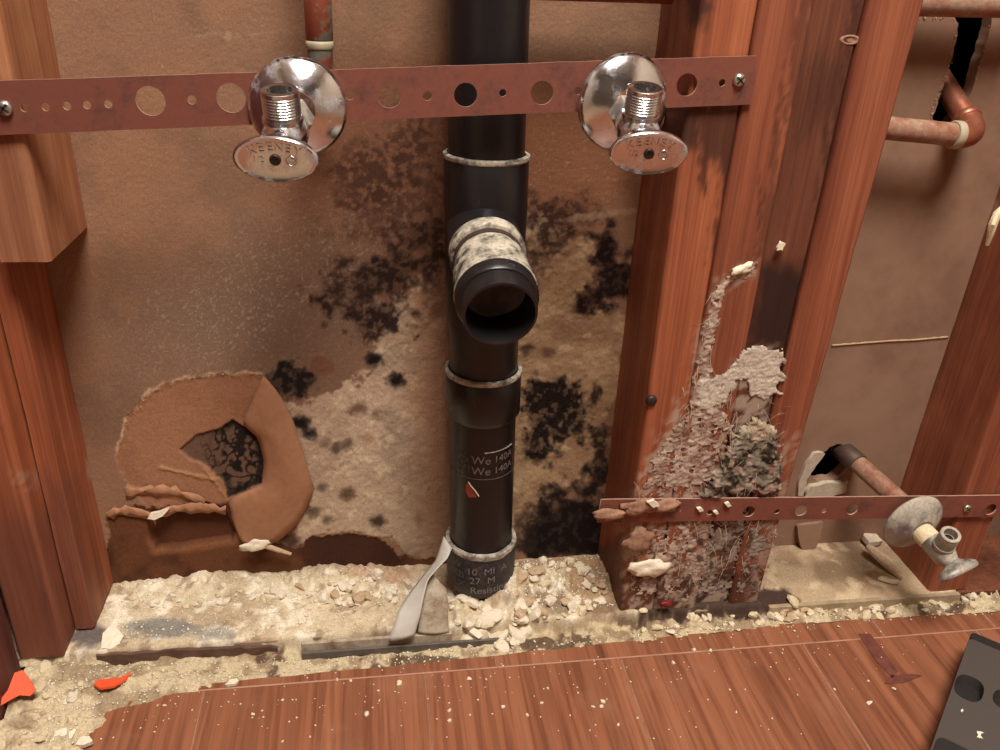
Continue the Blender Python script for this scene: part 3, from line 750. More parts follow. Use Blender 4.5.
for v in fs.data.vertices:
    t = (v.co.x + 0.262) / 0.162
    if v.co.z > 0: v.co.z -= 0.012 * max(0, t - 0.45) ** 1.3
    v.co.y += 0.0008 * math.sin(v.co.x * 90)
obj('facing_strip', box_bm(0.395, 0.612, 0.6115, 0.6165, -0.011, ZP - 0.001, 0.0006), plain('pale_facing', (160, 140, 112), 0.8, 0, 0.3, 60), plate)
bead = obj('corner_bead', box_bm(PZ(303, 640, 0).x, PZ(452, 640, 0).x, 0.605, 0.6085, -0.004, ZP + 0.0015, 0.0008), M_vinyl_dirty)
tag(bead, 'thin grey bead strip along the front of the sole plate', 'strip')
bead2 = obj('lower_lip', box_bm(PZ(303, 640, 0).x, PZ(500, 640, 0).x, 0.6015, 0.6045, -0.006, 0.003, 0.0008), plain('grey_lip', (92, 84, 76), 0.6, 0, 0.3, 80), bead)

# ================================================================== RUBBLE
def rubble():
    rs = 0.0013
    X = np.arange(-0.36, 0.72, rs); Y = np.arange(0.47, YB + 0.001, rs)
    XX, YY = np.meshgrid(X, Y, indexing='ij')
    px, py = project(XX, YY, np.full(XX.shape, 0.006))
    f = lambda s, ox=0, oy=0, o=4: fbm(XX / s + ox, YY / s + oy, o)
    lump = np.clip(f(0.010, 3, 4, 4) * 1.5 - 0.25, 0, 1.2); fine = f(0.005, 9, 1, 3)
    fr = 0.6155 + (f(0.02, 7, 7, 3) - .5) * 0.006
    plate_m = sstep(-0.002, 0.002, YY - fr)
    skim = (f(0.05, 2, 2) - 0.35) * 0.006
    z = np.where(True, -0.0095 + 0.006 * lump + 0.002 * fine, 0)              # gap floor
    gapfill = sstep(-.06, .12, XX - 0.22) * 0.006 + sstep(-20, 20, ell(px, py, 560, 640, 110, 30)) * 0.003
    z = z + gapfill * (0.4 + lump)
    zp = ZP - 0.0022 + np.clip(skim, 0, 1) + 0.0025 * lump + 0.001 * fine
    # heaps on the plate
    heap = np.zeros(XX.shape)
    for (cx, cy, rx, ry, hh) in [(345, 580, 75, 20, 0.006), (498, 602, 34, 16, 0.016), (462, 614, 22, 12, 0.012), (540, 592, 50, 26, 0.014), (590, 580, 40, 22, 0.008), (200, 585, 100, 13, 0.005), (505, 615, 22, 12, 0.006), (385, 595, 30, 22, 0.006)]:
        heap += hh * sstep(0, 1, np.clip(ell(px, py, cx, cy, rx, ry) / min(rx, ry) + 0.25, 0, 1))
    zp = zp + heap * (0.35 + 1.3 * lump) + heap * 0.4 * (fine - 0.5)
    flatbay = sstep(395, 0, 0 * XX) if False else sstep(0.38, 0.40, XX)
    zp = zp * (1 - flatbay) + flatbay * (ZP - 0.0022 + 0.0012 * lump * sstep(0.35, 0.6, f(0.03, 5, 5)))
    z = z * (1 - plate_m) + zp * plate_m
    # mound in the lower-left corner, lying over the subfloor and the laminate edge
    corner = [(-60, 655), (70, 652), (210, 668), (215, 684), (170, 694), (120, 708), (96, 726), (80, 748), (70, 790), (-60, 800)]
    dc = sdf(px, py, corner) + (f(0.012, 1, 9) - .5) * 16
    mc = sstep(-1, 14, dc)
    zc = -0.003 + 0.0095 * mc * (0.5 + lump) + 0.003 * (fine - .5)
    z = np.where((dc > -1) & (plate_m < 0.5), np.maximum(z, zc), z)
    edge_y = np.interp(XX, [-0.165] + [e[0] for e in ends][1:], [e[1] for e in ends])
    onlam = (YY < edge_y - 0.004) & (XX > -0.165)
    z = np.where((YY < edge_y + 0.001) & (XX > -0.165) & (dc < 0), np.minimum(z, 0.0012), z)
    keep = ~(onlam & (dc < 0)) & ~((XX <= -0.165) & (YY < 0.575) & (dc < 0)) & (XX < 0.66)
    keep &= ~((XX > 0.612) & (plate_m > 0.5)) & ~((XX < -0.319) & (YY < 0.604))
    col = np.zeros(XX.shape + (3,)); col[:] = (200, 184, 154)
    col = mixc(col, (170, 150, 122), sstep(0.42, 0.66, f(0.03, 11, 2)) * 0.8)
    col = mixc(col, (232, 222, 200), sstep(0.45, 0.68, f(0.018, 21, 6)) * 0.85)
    col = mixc(col, (140, 116, 92), sstep(0.62, 0.75, f(0.010, 4, 16, 3)) * 0.6)
    for (cx, cy, rx, ry, c, s) in [(165, 632, 34, 10, (120, 118, 112), .8), (210, 636, 26, 7, (132, 128, 120), .7), (560, 568, 60, 12, (150, 118, 90), .85), (595, 590, 30, 30, (158, 126, 96), .8),
                                   (250, 572, 120, 7, (140, 118, 100), .8), (90, 640, 20, 12, (96, 86, 84), .9), (385, 578, 40, 14, (176, 140, 110), .6), (565, 612, 60, 6, (112, 92, 72), .7)]:
        col = mixc(col, c, sstep(-4, 5, ell(px, py, cx, cy, rx, ry) + (f(0.012, 31, 3) - .5) * 14) * s)
    gap = (1 - plate_m) * (dc < 0)
    gc = np.zeros(col.shape); gc[:] = (192, 176, 144); gc = mixc(gc, (142, 120, 94), sstep(0.45, 0.62, f(0.014, 2, 12)) * 0.8); gc = mixc(gc, (82, 62, 48), sstep(0.60, 0.70, f(0.02, 15, 5)) * 0.8)
    col = col * (1 - gap[..., None]) + gc * gap[..., None]
    mcol = np.zeros(col.shape); mcol[:] = (196, 180, 148); mcol = mixc(mcol, (146, 126, 100), sstep(0.45, 0.65, f(0.02, 6, 3)) * 0.8)
    col = np.where((dc > 0)[..., None] & (plate_m < .5)[..., None], mcol, col)
    bc = np.zeros(col.shape); bc[:] = (176, 154, 124); bc = mixc(bc, (136, 112, 88), sstep(0.45, 0.65, f(0.05, 8, 3)) * 0.8); bc = mixc(bc, (204, 184, 150), sstep(0.55, 0.7, f(0.02, 18, 3)) * 0.7)
    mb = flatbay * plate_m; col = col * (1 - mb[..., None]) + bc * mb[..., None]
    foot_shade = sdf(px, py, [(628, 596), (790, 588), (800, 606), (780, 614), (640, 618)]) + (f(0.01, 3, 33) - .5) * 16
    col = mixc(col, (58, 42, 36), sstep(-3, 4, foot_shade) * 0.9)  # shadow under the stud pack painted into the rubble colour
    red = sstep(-1, 2, ell(px, py, 665, 605, 9, 6)); col = mixc(col, (130, 26, 34), red)
    V = np.stack([XX, YY, z], -1)
    me = grid_mesh('plaster_rubble', V, lin(np.clip(col, 0, 255)), keep)
    o = obj('plaster_rubble', me, M_rub, smooth=True)
    if sum(p.normal.z for p in list(me.polygons)[:200]) < 0: me.flip_normals()
    tag(o, 'crumbled cream plaster dust covering the sole plate and floor gap', 'rubble', kind='stuff')
    zi = lambda x, y: float(z[min(max(int((x + 0.36) / rs), 0), z.shape[0] - 1), min(max(int((y - 0.47) / rs), 0), z.shape[1] - 1)])
    return o, zi
rub, zsurf = rubble()

chunk_meshes = []
def chunk_mesh(seed, mat, flat=0.6):
    bm = bmesh.new(); bmesh.ops.create_icosphere(bm, subdivisions=2, radius=1.0)
    for v in bm.verts:
        n_ = mnoise.noise(v.co * 0.9 + Vector((seed * 7.1, 0, 0))) * 0.5 + mnoise.noise(v.co * 2.2 + Vector((0, seed * 3.3, 0))) * 0.42
        v.co = v.co * (1 + n_)
        v.co.z *= flat
    # a couple of broken flat facets
    for k in range(3):
        d = Vector((math.sin(seed * 3 + k * 2.1), math.cos(seed * 5 + k * 1.7), 0.4 * math.sin(seed + k))).normalized()
        for v in bm.verts:
            e = v.co.dot(d) - 0.62
            if e > 0: v.co -= d * e * 0.75
    me = bpy.data.meshes.new('plaster_chunk'); bm.to_mesh(me); bm.free(); me.materials.append(mat); return me
CH = {k: [chunk_mesh(i + 10 * j, mt, fl) for i, fl in enumerate((0.45, 0.6, 0.75, 0.5))] for j, (k, mt) in enumerate((('w', M_plaster), ('y', M_plaster_y), ('b', M_plaster_b)))}
def inpoly(p, poly):
    r = False; n = len(poly)
    for i in range(n):
        a, b = poly[i], poly[(i + 1) % n]
        if (a[1] > p[1]) != (b[1] > p[1]) and p[0] < a[0] + (p[1] - a[1]) * (b[0] - a[0]) / (b[1] - a[1]): r = not r
    return r
def scatter(poly, n, smin, smax, kinds, label, group, surf=True, base=0.0):
    x0, x1 = min(p[0] for p in poly), max(p[0] for p in poly); y0, y1 = min(p[1] for p in poly), max(p[1] for p in poly)
    k = 0; tries = 0
    while k < n and tries < n * 40:
        tries += 1
        p = (random.uniform(x0, x1), random.uniform(y0, y1))
        if not inpoly(p, poly): continue
        g = PZ(p[0], p[1], base)
        if g.y > YB - 0.006: continue
        z = zsurf(g.x, g.y) if surf else base
        g = PZ(p[0], p[1], z)
        z = zsurf(g.x, g.y) if surf else base
        s = smin + (smax - smin) * random.random() ** 2
        o = bpy.data.objects.new('plaster_chunk', random.choice(CH[random.choice(kinds)])); C.objects.link(o)
        o.scale = (s * random.uniform(.8, 1.5), s * random.uniform(.7, 1.1), s)
        o.rotation_euler = (random.uniform(-.4, .4), random.uniform(-.4, .4), random.uniform(0, 6.3))
        o.location = (g.x, g.y, z + s * 0.30)
        tag(o, label, 'plaster', group); k += 1
scatter([(282, 572), (340, 566), (400, 566), (395, 606), (300, 604), (270, 590)], 52, 0.0025, 0.0085, 'wwwb', 'white plaster chunk heaped on the plate left of the grey vinyl tail', 'chunks left of the vinyl tail')
scatter([(512, 566), (600, 556), (608, 606), (560, 612), (515, 604)], 80, 0.0025, 0.0085, 'wwyb', 'pale plaster chunk heaped on the plate right of the drain pipe', 'chunks right of the drain pipe')
scatter([(450, 600), (470, 606), (490, 596), (520, 584), (545, 600), (520, 622), (455, 625)], 44, 0.004, 0.0115, 'ww', 'large white plaster lump around the foot of the drain pipe', 'lumps at the pipe foot')
scatter([(130, 592), (280, 574), (280, 600), (130, 612)], 26, 0.002, 0.006, 'wwy', 'cream plaster chunk on the plate below the torn paper', 'chunks below the torn paper')
scatter([(640, 618), (780, 608), (860, 606), (990, 592), (998, 606), (860, 618), (780, 624), (640, 636)], 70, 0.002, 0.0065, 'wyy', 'cream crumb in the gap between plate and laminate on the right', 'crumbs in the right floor gap')
scatter([(780, 608), (805, 600), (815, 616), (785, 622)], 10, 0.004, 0.009, 'bby', 'brownish plaster lump at the foot of the right bay stud', 'brownish lumps by the right bay')
scatter([(20, 665), (70, 660), (90, 700), (60, 745), (20, 745)], 14, 0.002, 0.006, 'wyb', 'pale plaster lump in the mound at the lower left corner', 'lumps in the corner mound')
scatter([(215, 690), (420, 668), (640, 650), (900, 640), (900, 700), (640, 740), (100, 745), (110, 715)], 46, 0.0009, 0.0026, 'w', 'tiny white plaster crumb lying on the laminate', 'crumbs on the laminate', False, 0.0)
scatter([(180, 556), (600, 540), (600, 552), (300, 574), (120, 586)], 12, 0.002, 0.004, 'bw', 'small plaster chunk at the foot of the stained board', 'chunks at the board foot')
# finest crumbs
def crumbs():
    V = []; Fc = []
    zones = [([(120, 582), (300, 568), (440, 560), (440, 630), (120, 650)], 700, 1), ([(510, 560), (605, 550), (612, 612), (500, 622)], 500, 1), ([(60, 660), (300, 650), (640, 628), (1000, 592), (1000, 612), (640, 642), (300, 672), (90, 745), (20, 745)], 1100, 1),
             ([(100, 720), (215, 684), (500, 656), (900, 630), (930, 640), (900, 660), (500, 700), (100, 745)], 150, 0), ([(100, 720), (500, 680), (940, 640), (900, 748), (90, 748)], 40, 0)]
    for poly, n, sf in zones:
        x0, x1 = min(p[0] for p in poly), max(p[0] for p in poly); y0, y1 = min(p[1] for p in poly), max(p[1] for p in poly)
        k = 0
        while k < n:
            p = (random.uniform(x0, x1), random.uniform(y0, y1))
            if not inpoly(p, poly): continue
            k += 1
            g = PZ(p[0], p[1], 0.004 if sf else 0)
            if g.y > YB - 0.002: continue
            z = zsurf(g.x, g.y) if sf else 0
            s = random.uniform(0.0005, 0.0016) * (1 if sf else 0.75)
            b = len(V)
            for d in ((1, 0, 0), (-1, 0, 0), (0, 1, 0), (0, -1, 0), (0, 0, .8), (0, 0, -.8)):
                V.append((g.x + d[0] * s * random.uniform(.6, 1.4), g.y + d[1] * s * random.uniform(.6, 1.4), z + s * .4 + d[2] * s * random.uniform(.6, 1.3)))
            for a, c, e in ((0, 2, 4), (2, 1, 4), (1, 3, 4), (3, 0, 4), (2, 0, 5), (1, 2, 5), (3, 1, 5), (0, 3, 5)): Fc.append((b + a, b + c, b + e))
    o = obj('fine_crumbs', np_mesh('fine_crumbs', np.array(V), np.array(Fc)), M_plaster)
    tag(o, 'fine white plaster crumbs strewn over floor and plate', 'crumbs', kind='stuff')
crumbs()

# ================================================================== PLASTER RESIDUE ON THE STUDS
def residue():
    rs = 0.0011
    X = np.arange(0.225, 0.415, rs); Z = np.arange(0.008, 0.42, rs)
    XX, ZZ = np.meshgrid(X, Z, indexing='ij'); YY = np.full(XX.shape, YF - 0.002)
    px, py = project(XX, YY, ZZ)
    q = lambda s, ox=0, oy=0, o=4: fbm(px / s + ox, py / s + oy, o)
    strip = [(758, 262), (742, 266), (716, 282), (708, 306), (700, 352), (694, 380), (686, 440), (672, 490), (690, 490), (702, 430), (708, 390), (716, 340), (722, 300), (736, 282), (757, 276)]
    sheet_ = [(700, 378), (722, 370), (744, 348), (762, 346), (774, 352), (787, 352), (781, 392), (766, 404), (758, 396), (752, 402), (748, 380), (736, 378), (730, 400), (712, 412), (700, 410)]
    mossy = [(740, 428), (758, 418), (772, 424), (784, 450), (782, 486), (776, 496), (700, 496), (712, 470), (724, 450)]
    mass = [(690, 400), (720, 396), (734, 424), (712, 452), (720, 490), (640, 492), (650, 462), (672, 430)]
    low = [(630, 528), (700, 520), (770, 520), (766, 560), (752, 596), (690, 598), (640, 600), (624, 580)]
    n1 = q(7, 4, 4); n2 = q(3, 14, 2, 3); wisp = np.abs(fbm(px / 9 + py / 5, py / 6 - px / 14, 4) - 0.5)
    def fld(poly, soft): return sstep(-soft, soft, sdf(px, py, poly) + (q(9, 1, 1) - .5) * 14)
    dens = np.maximum.reduce([fld(strip, 4) * 0.85, fld(sheet_, 2) * 1.15, fld(mossy, 6) * 1.05, fld(mass, 9) * 0.78, fld(low, 10) * 0.72, fld(film_low, 12) * 0.60])
    thr = n1 * 0.55 + n2 * 0.30 + sstep(0.0, 0.16, wisp) * 0.28
    v = dens - thr
    keep = v > 0
    hgt = np.clip(v, 0, 0.6) * 0.0030 + 0.0004 + (n2 - .4) * 0.0010
    mo = fld(mossy, 8); hgt += mo * (0.002 + 0.006 * n1) * np.clip(v * 4, 0, 1)
    hgt += fld(mass, 10) * 0.0012 * n1
    col = np.zeros(XX.shape + (3,)); col[:] = (174, 152, 136)
    col = mixc(col, (134, 100, 86), sstep(0.46, 0.64, q(9, 7, 3)) * 0.8)
    col = mixc(col, (196, 186, 170), fld(sheet_, 3) * 0.8)
    col = mixc(col, (214, 202, 182), sstep(0.58, 0.72, n2) * 0.6)
    col = mixc(col, (120, 112, 98), mo * sstep(0.70, 0.45, q(7, 33, 3)) * 0.95); col = mixc(col, (44, 38, 30), mo * sstep(0.56, 0.66, q(5, 3, 63, 3)) * 0.9)
    col = mixc(col, (186, 174, 146), mo * sstep(442, 424, py) * 0.8)
    col = mixc(col, (126, 116, 106), fld(low, 8) * sstep(690, 720, px) * 0.7)
    col = mixc(col, (74, 52, 44), fld(low, 8) * sstep(0.52, 0.64, q(10, 23, 5)) * 0.85)
    off = np.interp(XX, [0.25, 0.279, 0.2795, 0.320, 0.3205, 0.3575, 0.358, 0.41], [0, 0, -0.001, -0.001, 0.004, 0.004, -0.0005, -0.0005])
    V = np.stack([XX, YF + off + 0.0004 - hgt, ZZ], -1)
    keep &= (XX > 0.242) & (XX < np.interp(ZZ, [0, .42], [0.388, 0.392]))
    me = grid_mesh('plaster_residue', V, lin(np.clip(col, 0, 255)), keep)
    bm = bmesh.new(); bm.from_mesh(me); bmesh.ops.recalc_face_normals(bm, faces=bm.faces[:]); bm.to_mesh(me); bm.free()
    if np.mean([p.normal.y for p in list(me.polygons)[:500]]) > 0: me.flip_normals()
    o = obj('plaster_residue', me, painted_mat('glossy_residue', 600, 0.3, 0.5, 0.5), smooth=True)
    tag(o, 'crusty grey plaster residue smeared over the stud pack', 'residue', kind='stuff')
residue()
def strands():
    bm = bmesh.new()
    polyz = [(700, 300), (716, 300), (712, 380), (776, 400), (788, 470), (770, 590), (640, 590), (634, 500), (680, 400)]
    k = 0
    while k < 170:
        p = (random.uniform(634, 788), random.uniform(290, 595))
        if not inpoly(p, polyz): continue
        k += 1
        a = random.gauss(0.9, 0.7); L = random.uniform(8, 34); c = random.uniform(-.6, .6)
        pts = []
        for i in range(6):
            t = i / 5 - .5; x = p[0] + math.cos(a + c * t) * L * t; y = p[1] - math.sin(a + c * t) * L * t
            pts.append(PY(x, y, YF - 0.0015 - 0.0035 * (0.25 - t * t) * 4 * random.uniform(.3, 1)))
        r = random.uniform(0.00018, 0.0004); rings = []
        for i, q in enumerate(pts):
            rings.append([bm.verts.new(q + Vector((math.cos(u), -0.6 * math.sin(u), math.sin(u))) * r) for u in (0, 2.1, 4.2)])
        for A, B in zip(rings[:-1], rings[1:]):
            for i in range(3): bm.faces.new((A[i], A[(i + 1) % 3], B[(i + 1) % 3], B[i]))
    o = obj('residue_threads', bm, plain('dried_glue_thread', (196, 180, 160), 0.5, 0, 0.2, 200))
    tag(o, 'thin pale glue threads over the crusted studs', 'threads', kind='stuff')
strands()
def flake(px, py, y, poly, th, mat, name, label, cat, tilt=(0, 0, 0), parent=None, group=None, flat=False):
    """small broken flake; poly in mm around its centre"""
    out = []
    P = poly + [poly[0]]
    for a, b in zip(P[:-1], P[1:]):
        for i in range(3):
            t = i / 3; out.append((((a[0] + (b[0] - a[0]) * t) + random.uniform(-.4, .4)) / 1000, ((a[1] + (b[1] - a[1]) * t) + random.uniform(-.4, .4)) / 1000))
    me = flat_curve(name, out, [], th)
    o = obj(name, me, mat)
    if flat: o.location = PZ(px, py, y); o.rotation_euler = tilt
    else: o.location = PY(px, py, y); o.rotation_euler = (math.radians(90) + tilt[0], tilt[1], tilt[2])
    if parent: o.parent = parent
    else: tag(o, label, cat, group)
    return o

flake(780, 246, YF - 0.001, [(-3, -3), (0, 4), (4, 2), (2, -3)], 0.003, M_plaster, 'plaster_flake', 'tiny white plaster fleck on the recessed dark stud', 'plaster')


def lump(px, py, y, sx, sy, sz, mat, name, label, cat, seed=0, rot=(0, 0, 0), flat=False, group=None):
    bm = bmesh.new(); bmesh.ops.create_icosphere(bm, subdivisions=3, radius=1.0)
    for v in bm.verts:
        p = v.co.copy()
        n_ = mnoise.noise(p * 1.1 + Vector((seed * 7.1, 0, 3))) * 0.55 + mnoise.noise(p * 2.6 + Vector((0, seed * 3.3, 0))) * 0.32 + mnoise.noise(p * 6 + Vector((seed, 0, 0))) * 0.12
        v.co = Vector((p.x * sx, p.y * sy, p.z * sz)) * (1 + n_) / 1000
    for f in bm.faces: f.smooth = True
    o = obj(name, bm, mat); o.location = PZ(px, py, y) if flat else PY(px, py, y); o.rotation_euler = rot
    return tag(o, label, cat, group)
# ================================================================== COPPER STRAPS
def circle(cx, cy, r, n=28):
    return [(cx + r * math.cos(2 * math.pi * k / n), cy + r * math.sin(2 * math.pi * k / n)) for k in range(n)]
def strap(name, label, pl, pr, hgt, holes, x_extend=(0, 0)):
    """pl, pr: pixels of the top edge ends; holes (px, py, radius m)"""
    a = PY(pl[0], pl[1], YF); b = PY(pr[0], pr[1], YF); d = (b - a); L = d.length; ex = d / L; ez = Vector((-ex.z, 0, ex.x))
    def loc(px, py):
        p = PY(px, py, YF) - a; return (p.dot(ex), p.dot(ez))
    outer = []
    n = 60
    for i in range(n + 1): outer.append((-x_extend[0] + (L + sum(x_extend)) * i / n, random.uniform(-.00015, .00015)))
    for i in range(n, -1, -1): outer.append((-x_extend[0] + (L + sum(x_extend)) * i / n, -hgt + random.uniform(-.00015, .00015)))
    hs = [circle(*loc(x, y), r) for x, y, r in holes]
    me = flat_curve(name, outer, hs, 0.0016)
    M = Matrix.Identity(4); M.col[0][:3] = ex; M.col[1][:3] = ez; M.col[2][:3] = ex.cross(ez); M.col[3][:3] = a + Vector((0, -0.0036, 0))
    me.transform(M)
    me.materials.append(M_strap); me.materials.append(M_strap_lit_edge)
    for p in me.polygons:
        if abs(p.normal.y) < 0.5: p.material_index = 1
    o = obj(name, me); tag(o, label, 'strap'); return o
sm = 0.0027; bg = 0.0083
up_holes = [(x, y, sm) for x, y in [(27, 107), (48, 106), (69, 105), (89, 104), (110, 103)]] + [(152, 100, 0.0098), (193, 99, 0.0030), (232, 97, 0.0098), (350, 95, 0.0028), (389, 95, bg), (427, 95, 0.0032), (465, 94, bg), (502, 92, 0.0026), (541, 92, bg), (577, 90, 0.0028), (685, 84, 0.0080), (720, 82, 0.0026)]
strap1 = strap('copper_strap', 'long perforated copper strap across the drain pipe holding two valves', (0, 80), (755, 55), 0.0345, up_holes, (0.02, 0))
lo_holes = [(747, 509, 0.0062), (775, 509, 0.0028), (799, 508, 0.0062), (822, 508, 0.0028), (850, 507, 0.0062), (988, 507, 0.0066), (708, 510, 0.0030)]
strap2 = strap('copper_strap', 'lower perforated copper strap across the stud pack and right bay', (600, 497), (1000, 493), 0.026, lo_holes, (0.0, 0.06))
# peeling kraft paper and plaster lumps stuck on the lower strap end
lump(652, 568, YF - 0.004, 19, 4, 10, M_plaster, 'plaster_flake', 'big cream plaster flake stuck below the lower strap', 'plaster', 5)
lump(742, 269, YF - 0.003, 9, 3, 4, M_plaster, 'plaster_flake', 'bright white plaster flake at the top of the stud smear', 'plaster', 11, (0, -0.45, 0))
lump(667, 604, YF - 0.008, 7, 3, 4, plain('crimson_chip', (112, 26, 32), 0.5), 'paint_chip', 'dark crimson chip at the foot of the stud pack', 'chip', 13)
M_paper2 = plain('damp_paper_pulp', (152, 116, 94), 0.9, 0, 0.35, 130, 0.1, 0.6)
lump(638, 540, YF - 0.004, 14, 4, 13, M_paper2, 'paper_scrap', 'round scrap of brown kraft paper under the lower strap end', 'paper', 6)
lump(610, 514, SY - 0.004, 16, 4, 6, M_paper2, 'paper_scrap', 'brown paper lump at the very left end of the lower strap', 'paper', 1)
lump(637, 508, SY - 0.005, 17, 5, 8, M_paper2, 'paper_scrap', 'folded brown paper lump draped over the lower strap', 'paper', 2)
lump(666, 506, SY - 0.003, 15, 4, 7, M_paper2, 'paper_scrap', 'brown paper scrap on the lower strap beside the plaster bits', 'paper', 3)
for (x, y, s) in [(653, 503, 7), (728, 504, 4), (700, 509, 4), (716, 512, 3)]:
    flake(x, y, SY - 0.010 if x < 660 else SY - 0.002, [(-s, -s * .2), (-s * .3, s * .5), (s, s * .1), (s * .4, -s * .5)], 0.003, M_plaster, 'plaster_flake', 'small white plaster bit stuck to the lower strap', 'plaster', (0, 0.5, 0), None, 'bits on the lower strap')

# ================================================================== STOP VALVES
def frame_from(origin, target, roll=0.0, up=Vector((0, 0, 1))):
    ly = -(target - origin).normalized()
    lz = (up - ly * up.dot(ly)).normalized(); lx = ly.cross(lz)
    M = Matrix.Identity(4); M.col[0][:3] = lx; M.col[1][:3] = ly; M.col[2][:3] = lz; M.col[3][:3] = origin
    return M @ Matrix.Rotation(roll, 4, 'Y')
def valve(label, origin, target, group, er=0.034, esc_dir=(0, -1, 0), dirty=False, roll=0.0, hs=1.0, esc_tilt=None, k=1.0, letters=True, face_tilt=0.0):
    L = (target - origin).length
    root = empty('stop_valve', label, 'valve', group=group, mat4=frame_from(origin, target, roll))
    mc = M_chalk_chrome if dirty else M_chrome; mn = M_chalk_chrome if dirty else M_nickel
    e = lathe('escutcheon', [(er * .97, -0.001), (er, 0.0006), (er * .985, 0.003), (er * .93, 0.0052), (er * .78, 0.0085), (er * .60, 0.0118), (er * .45, 0.0142), (er * .38, 0.0152), (er * .35, 0.0140)], mc, root, 64, ang=60)
    e.matrix_local = root.matrix_world.inverted() @ frame_from(origin, origin + Vector(esc_dir))
    lathe('stub_pipe', [(0.0088, -0.03), (0.0088, L * .5)], M_copper, root, 24)
    t0 = L * 0.26
    nut = lathe('compression_nut', [(0.012 * k, t0 - 0.006), (0.0142 * k, t0 - 0.004), (0.0142 * k, t0 + 0.008), (0.0125 * k, t0 + 0.010)], M_chalk_chrome if not dirty else M_plaster_y, root, 6 if not dirty else 20, smooth=dirty)
    tb = L * 0.62
    lathe('valve_body', [(0.0118 * k, t0 + 0.009), (0.0125 * k, tb - 0.016), (0.0142 * k, tb - 0.010), (0.0146 * k, tb), (0.0140 * k, tb + 0.009), (0.0112 * k, tb + 0.013), (0.0100 * k, tb + 0.016)], mc, root, 36, ang=45)
    # threaded outlet standing up from the body
    prof = [(0.0110 * k, 0.004), (0.0130 * k, 0.0115), (0.0130 * k, 0.0135), (0.0112 * k, 0.0142)]
    zt_ = 0.0150
    for i in range(7):
        prof += [(0.0112 * k, zt_), (0.0121 * k, zt_ + 0.0008), (0.0112 * k, zt_ + 0.0016)]; zt_ += 0.0019
    prof += [(0.0104 * k * 1.14, zt_), (0.0119 * k, zt_ + 0.0022), (0.0110 * k, zt_ + 0.0028), (0.0080 * k, zt_ + 0.0026), (0.0074 * k, zt_ - 0.006), (0.0001, zt_ - 0.006)]
    out = lathe('threaded_outlet', prof, mn, root, 32, axis='z', M=Matrix.Translation((0, -tb, 0)), ang=40)
    lathe('outlet_bore', [(0.0060 * k, zt_ - 0.0055), (0.0001, zt_ - 0.0054)], M_recess, out, 24, axis='z', M=Matrix.Translation((0, -tb, 0)))
    lathe('stem', [(0.0085 * k, tb + 0.014), (0.0085 * k, tb + 0.018), (0.0065 * k, tb + 0.020), (0.0065 * k, L - 0.004)], mn, root, 24)
    hx, hz = 0.0262 * hs, 0.0152 * hs
    hd = empty('x', None, None); bpy.data.objects.remove(hd)
    prof = [(0.30, -0.0095), (0.42, -0.0075), (0.80, -0.0040), (0.965, -0.0015), (1.0, 0.0008), (0.985, 0.0026), (0.93, 0.0036), (0.84, 0.0030), (0.5, 0.0028), (0.2, 0.0028)]
    h = lathe('oval_handle', prof, mc, root, 56, sx=hx, sz=hz, ang=60)
    h.location = (0, -L, 0); h.rotation_euler = (face_tilt, 0, 0)
    lathe('handle_screw', [(0.0036, 0.0024), (0.0036, 0.0034), (0.0028, 0.0042), (0.0016, 0.0034)], M_nail, h, 18)
    if letters:
        parts = []
        word = 'KEENEY'
        for i, c in enumerate(word):
            u = (i - 2.5) / 2.5
            x = u * 0.0135 * hs; z = 0.0082 * hs - 0.0026 * u * u * hs
            a = -u * 0.33
            parts.append((text_mesh(c, 0.0076 * hs, 0.0006), Matrix.Translation((x, -0.0031, z)) @ Matrix.Rotation(a * -1, 4, 'Y') @ Matrix.Rotation(math.radians(90), 4, 'X')))
        parts.append((text_mesh('1/2', 0.0056 * hs, 0.0004), Matrix.Translation((-0.0105 * hs, -0.0031, -0.0002)) @ Matrix.Rotation(math.radians(90), 4, 'X')))
        obj('lettering', merged(parts, 'lettering'), M_nickel, h)
        ring = lathe('round_mark', [(0.0034, 0.0026), (0.0034, 0.0036), (0.0027, 0.0036), (0.0027, 0.0028)], M_nickel, h, 24, close=False)
        ring.location = (0.0098 * hs, 0, -0.0004)
        obj('lettering', merged([(text_mesh('C', 0.0048 * hs, 0.0003), Matrix.Translation((0.0098 * hs, -0.0031, -0.0004)) @ Matrix.Rotation(math.radians(90), 4, 'X'))], 'l'), M_nickel, h)
    return root
V1 = valve('chrome angle stop valve on the upper strap, left of the drain pipe', PY(298, 107, SY), PY(276, 158, 0.532), 'stop valves')
V2 = valve('chrome angle stop valve on the upper strap, right of the drain pipe', PY(623, 103, SY), PY(648, 152, 0.532), 'stop valves', er=0.0355, esc_dir=(0.14, -1, -0.05))
V3 = valve('chalky plaster-dusted stop valve on the lower strap', PY(912, 521, SY), PY(958, 570, 0.560), 'stop valves', er=0.0325, dirty=True, roll=-0.25, hs=0.84, k=0.78, letters=False, face_tilt=0.35, esc_dir=(0.12, -1, -0.1))

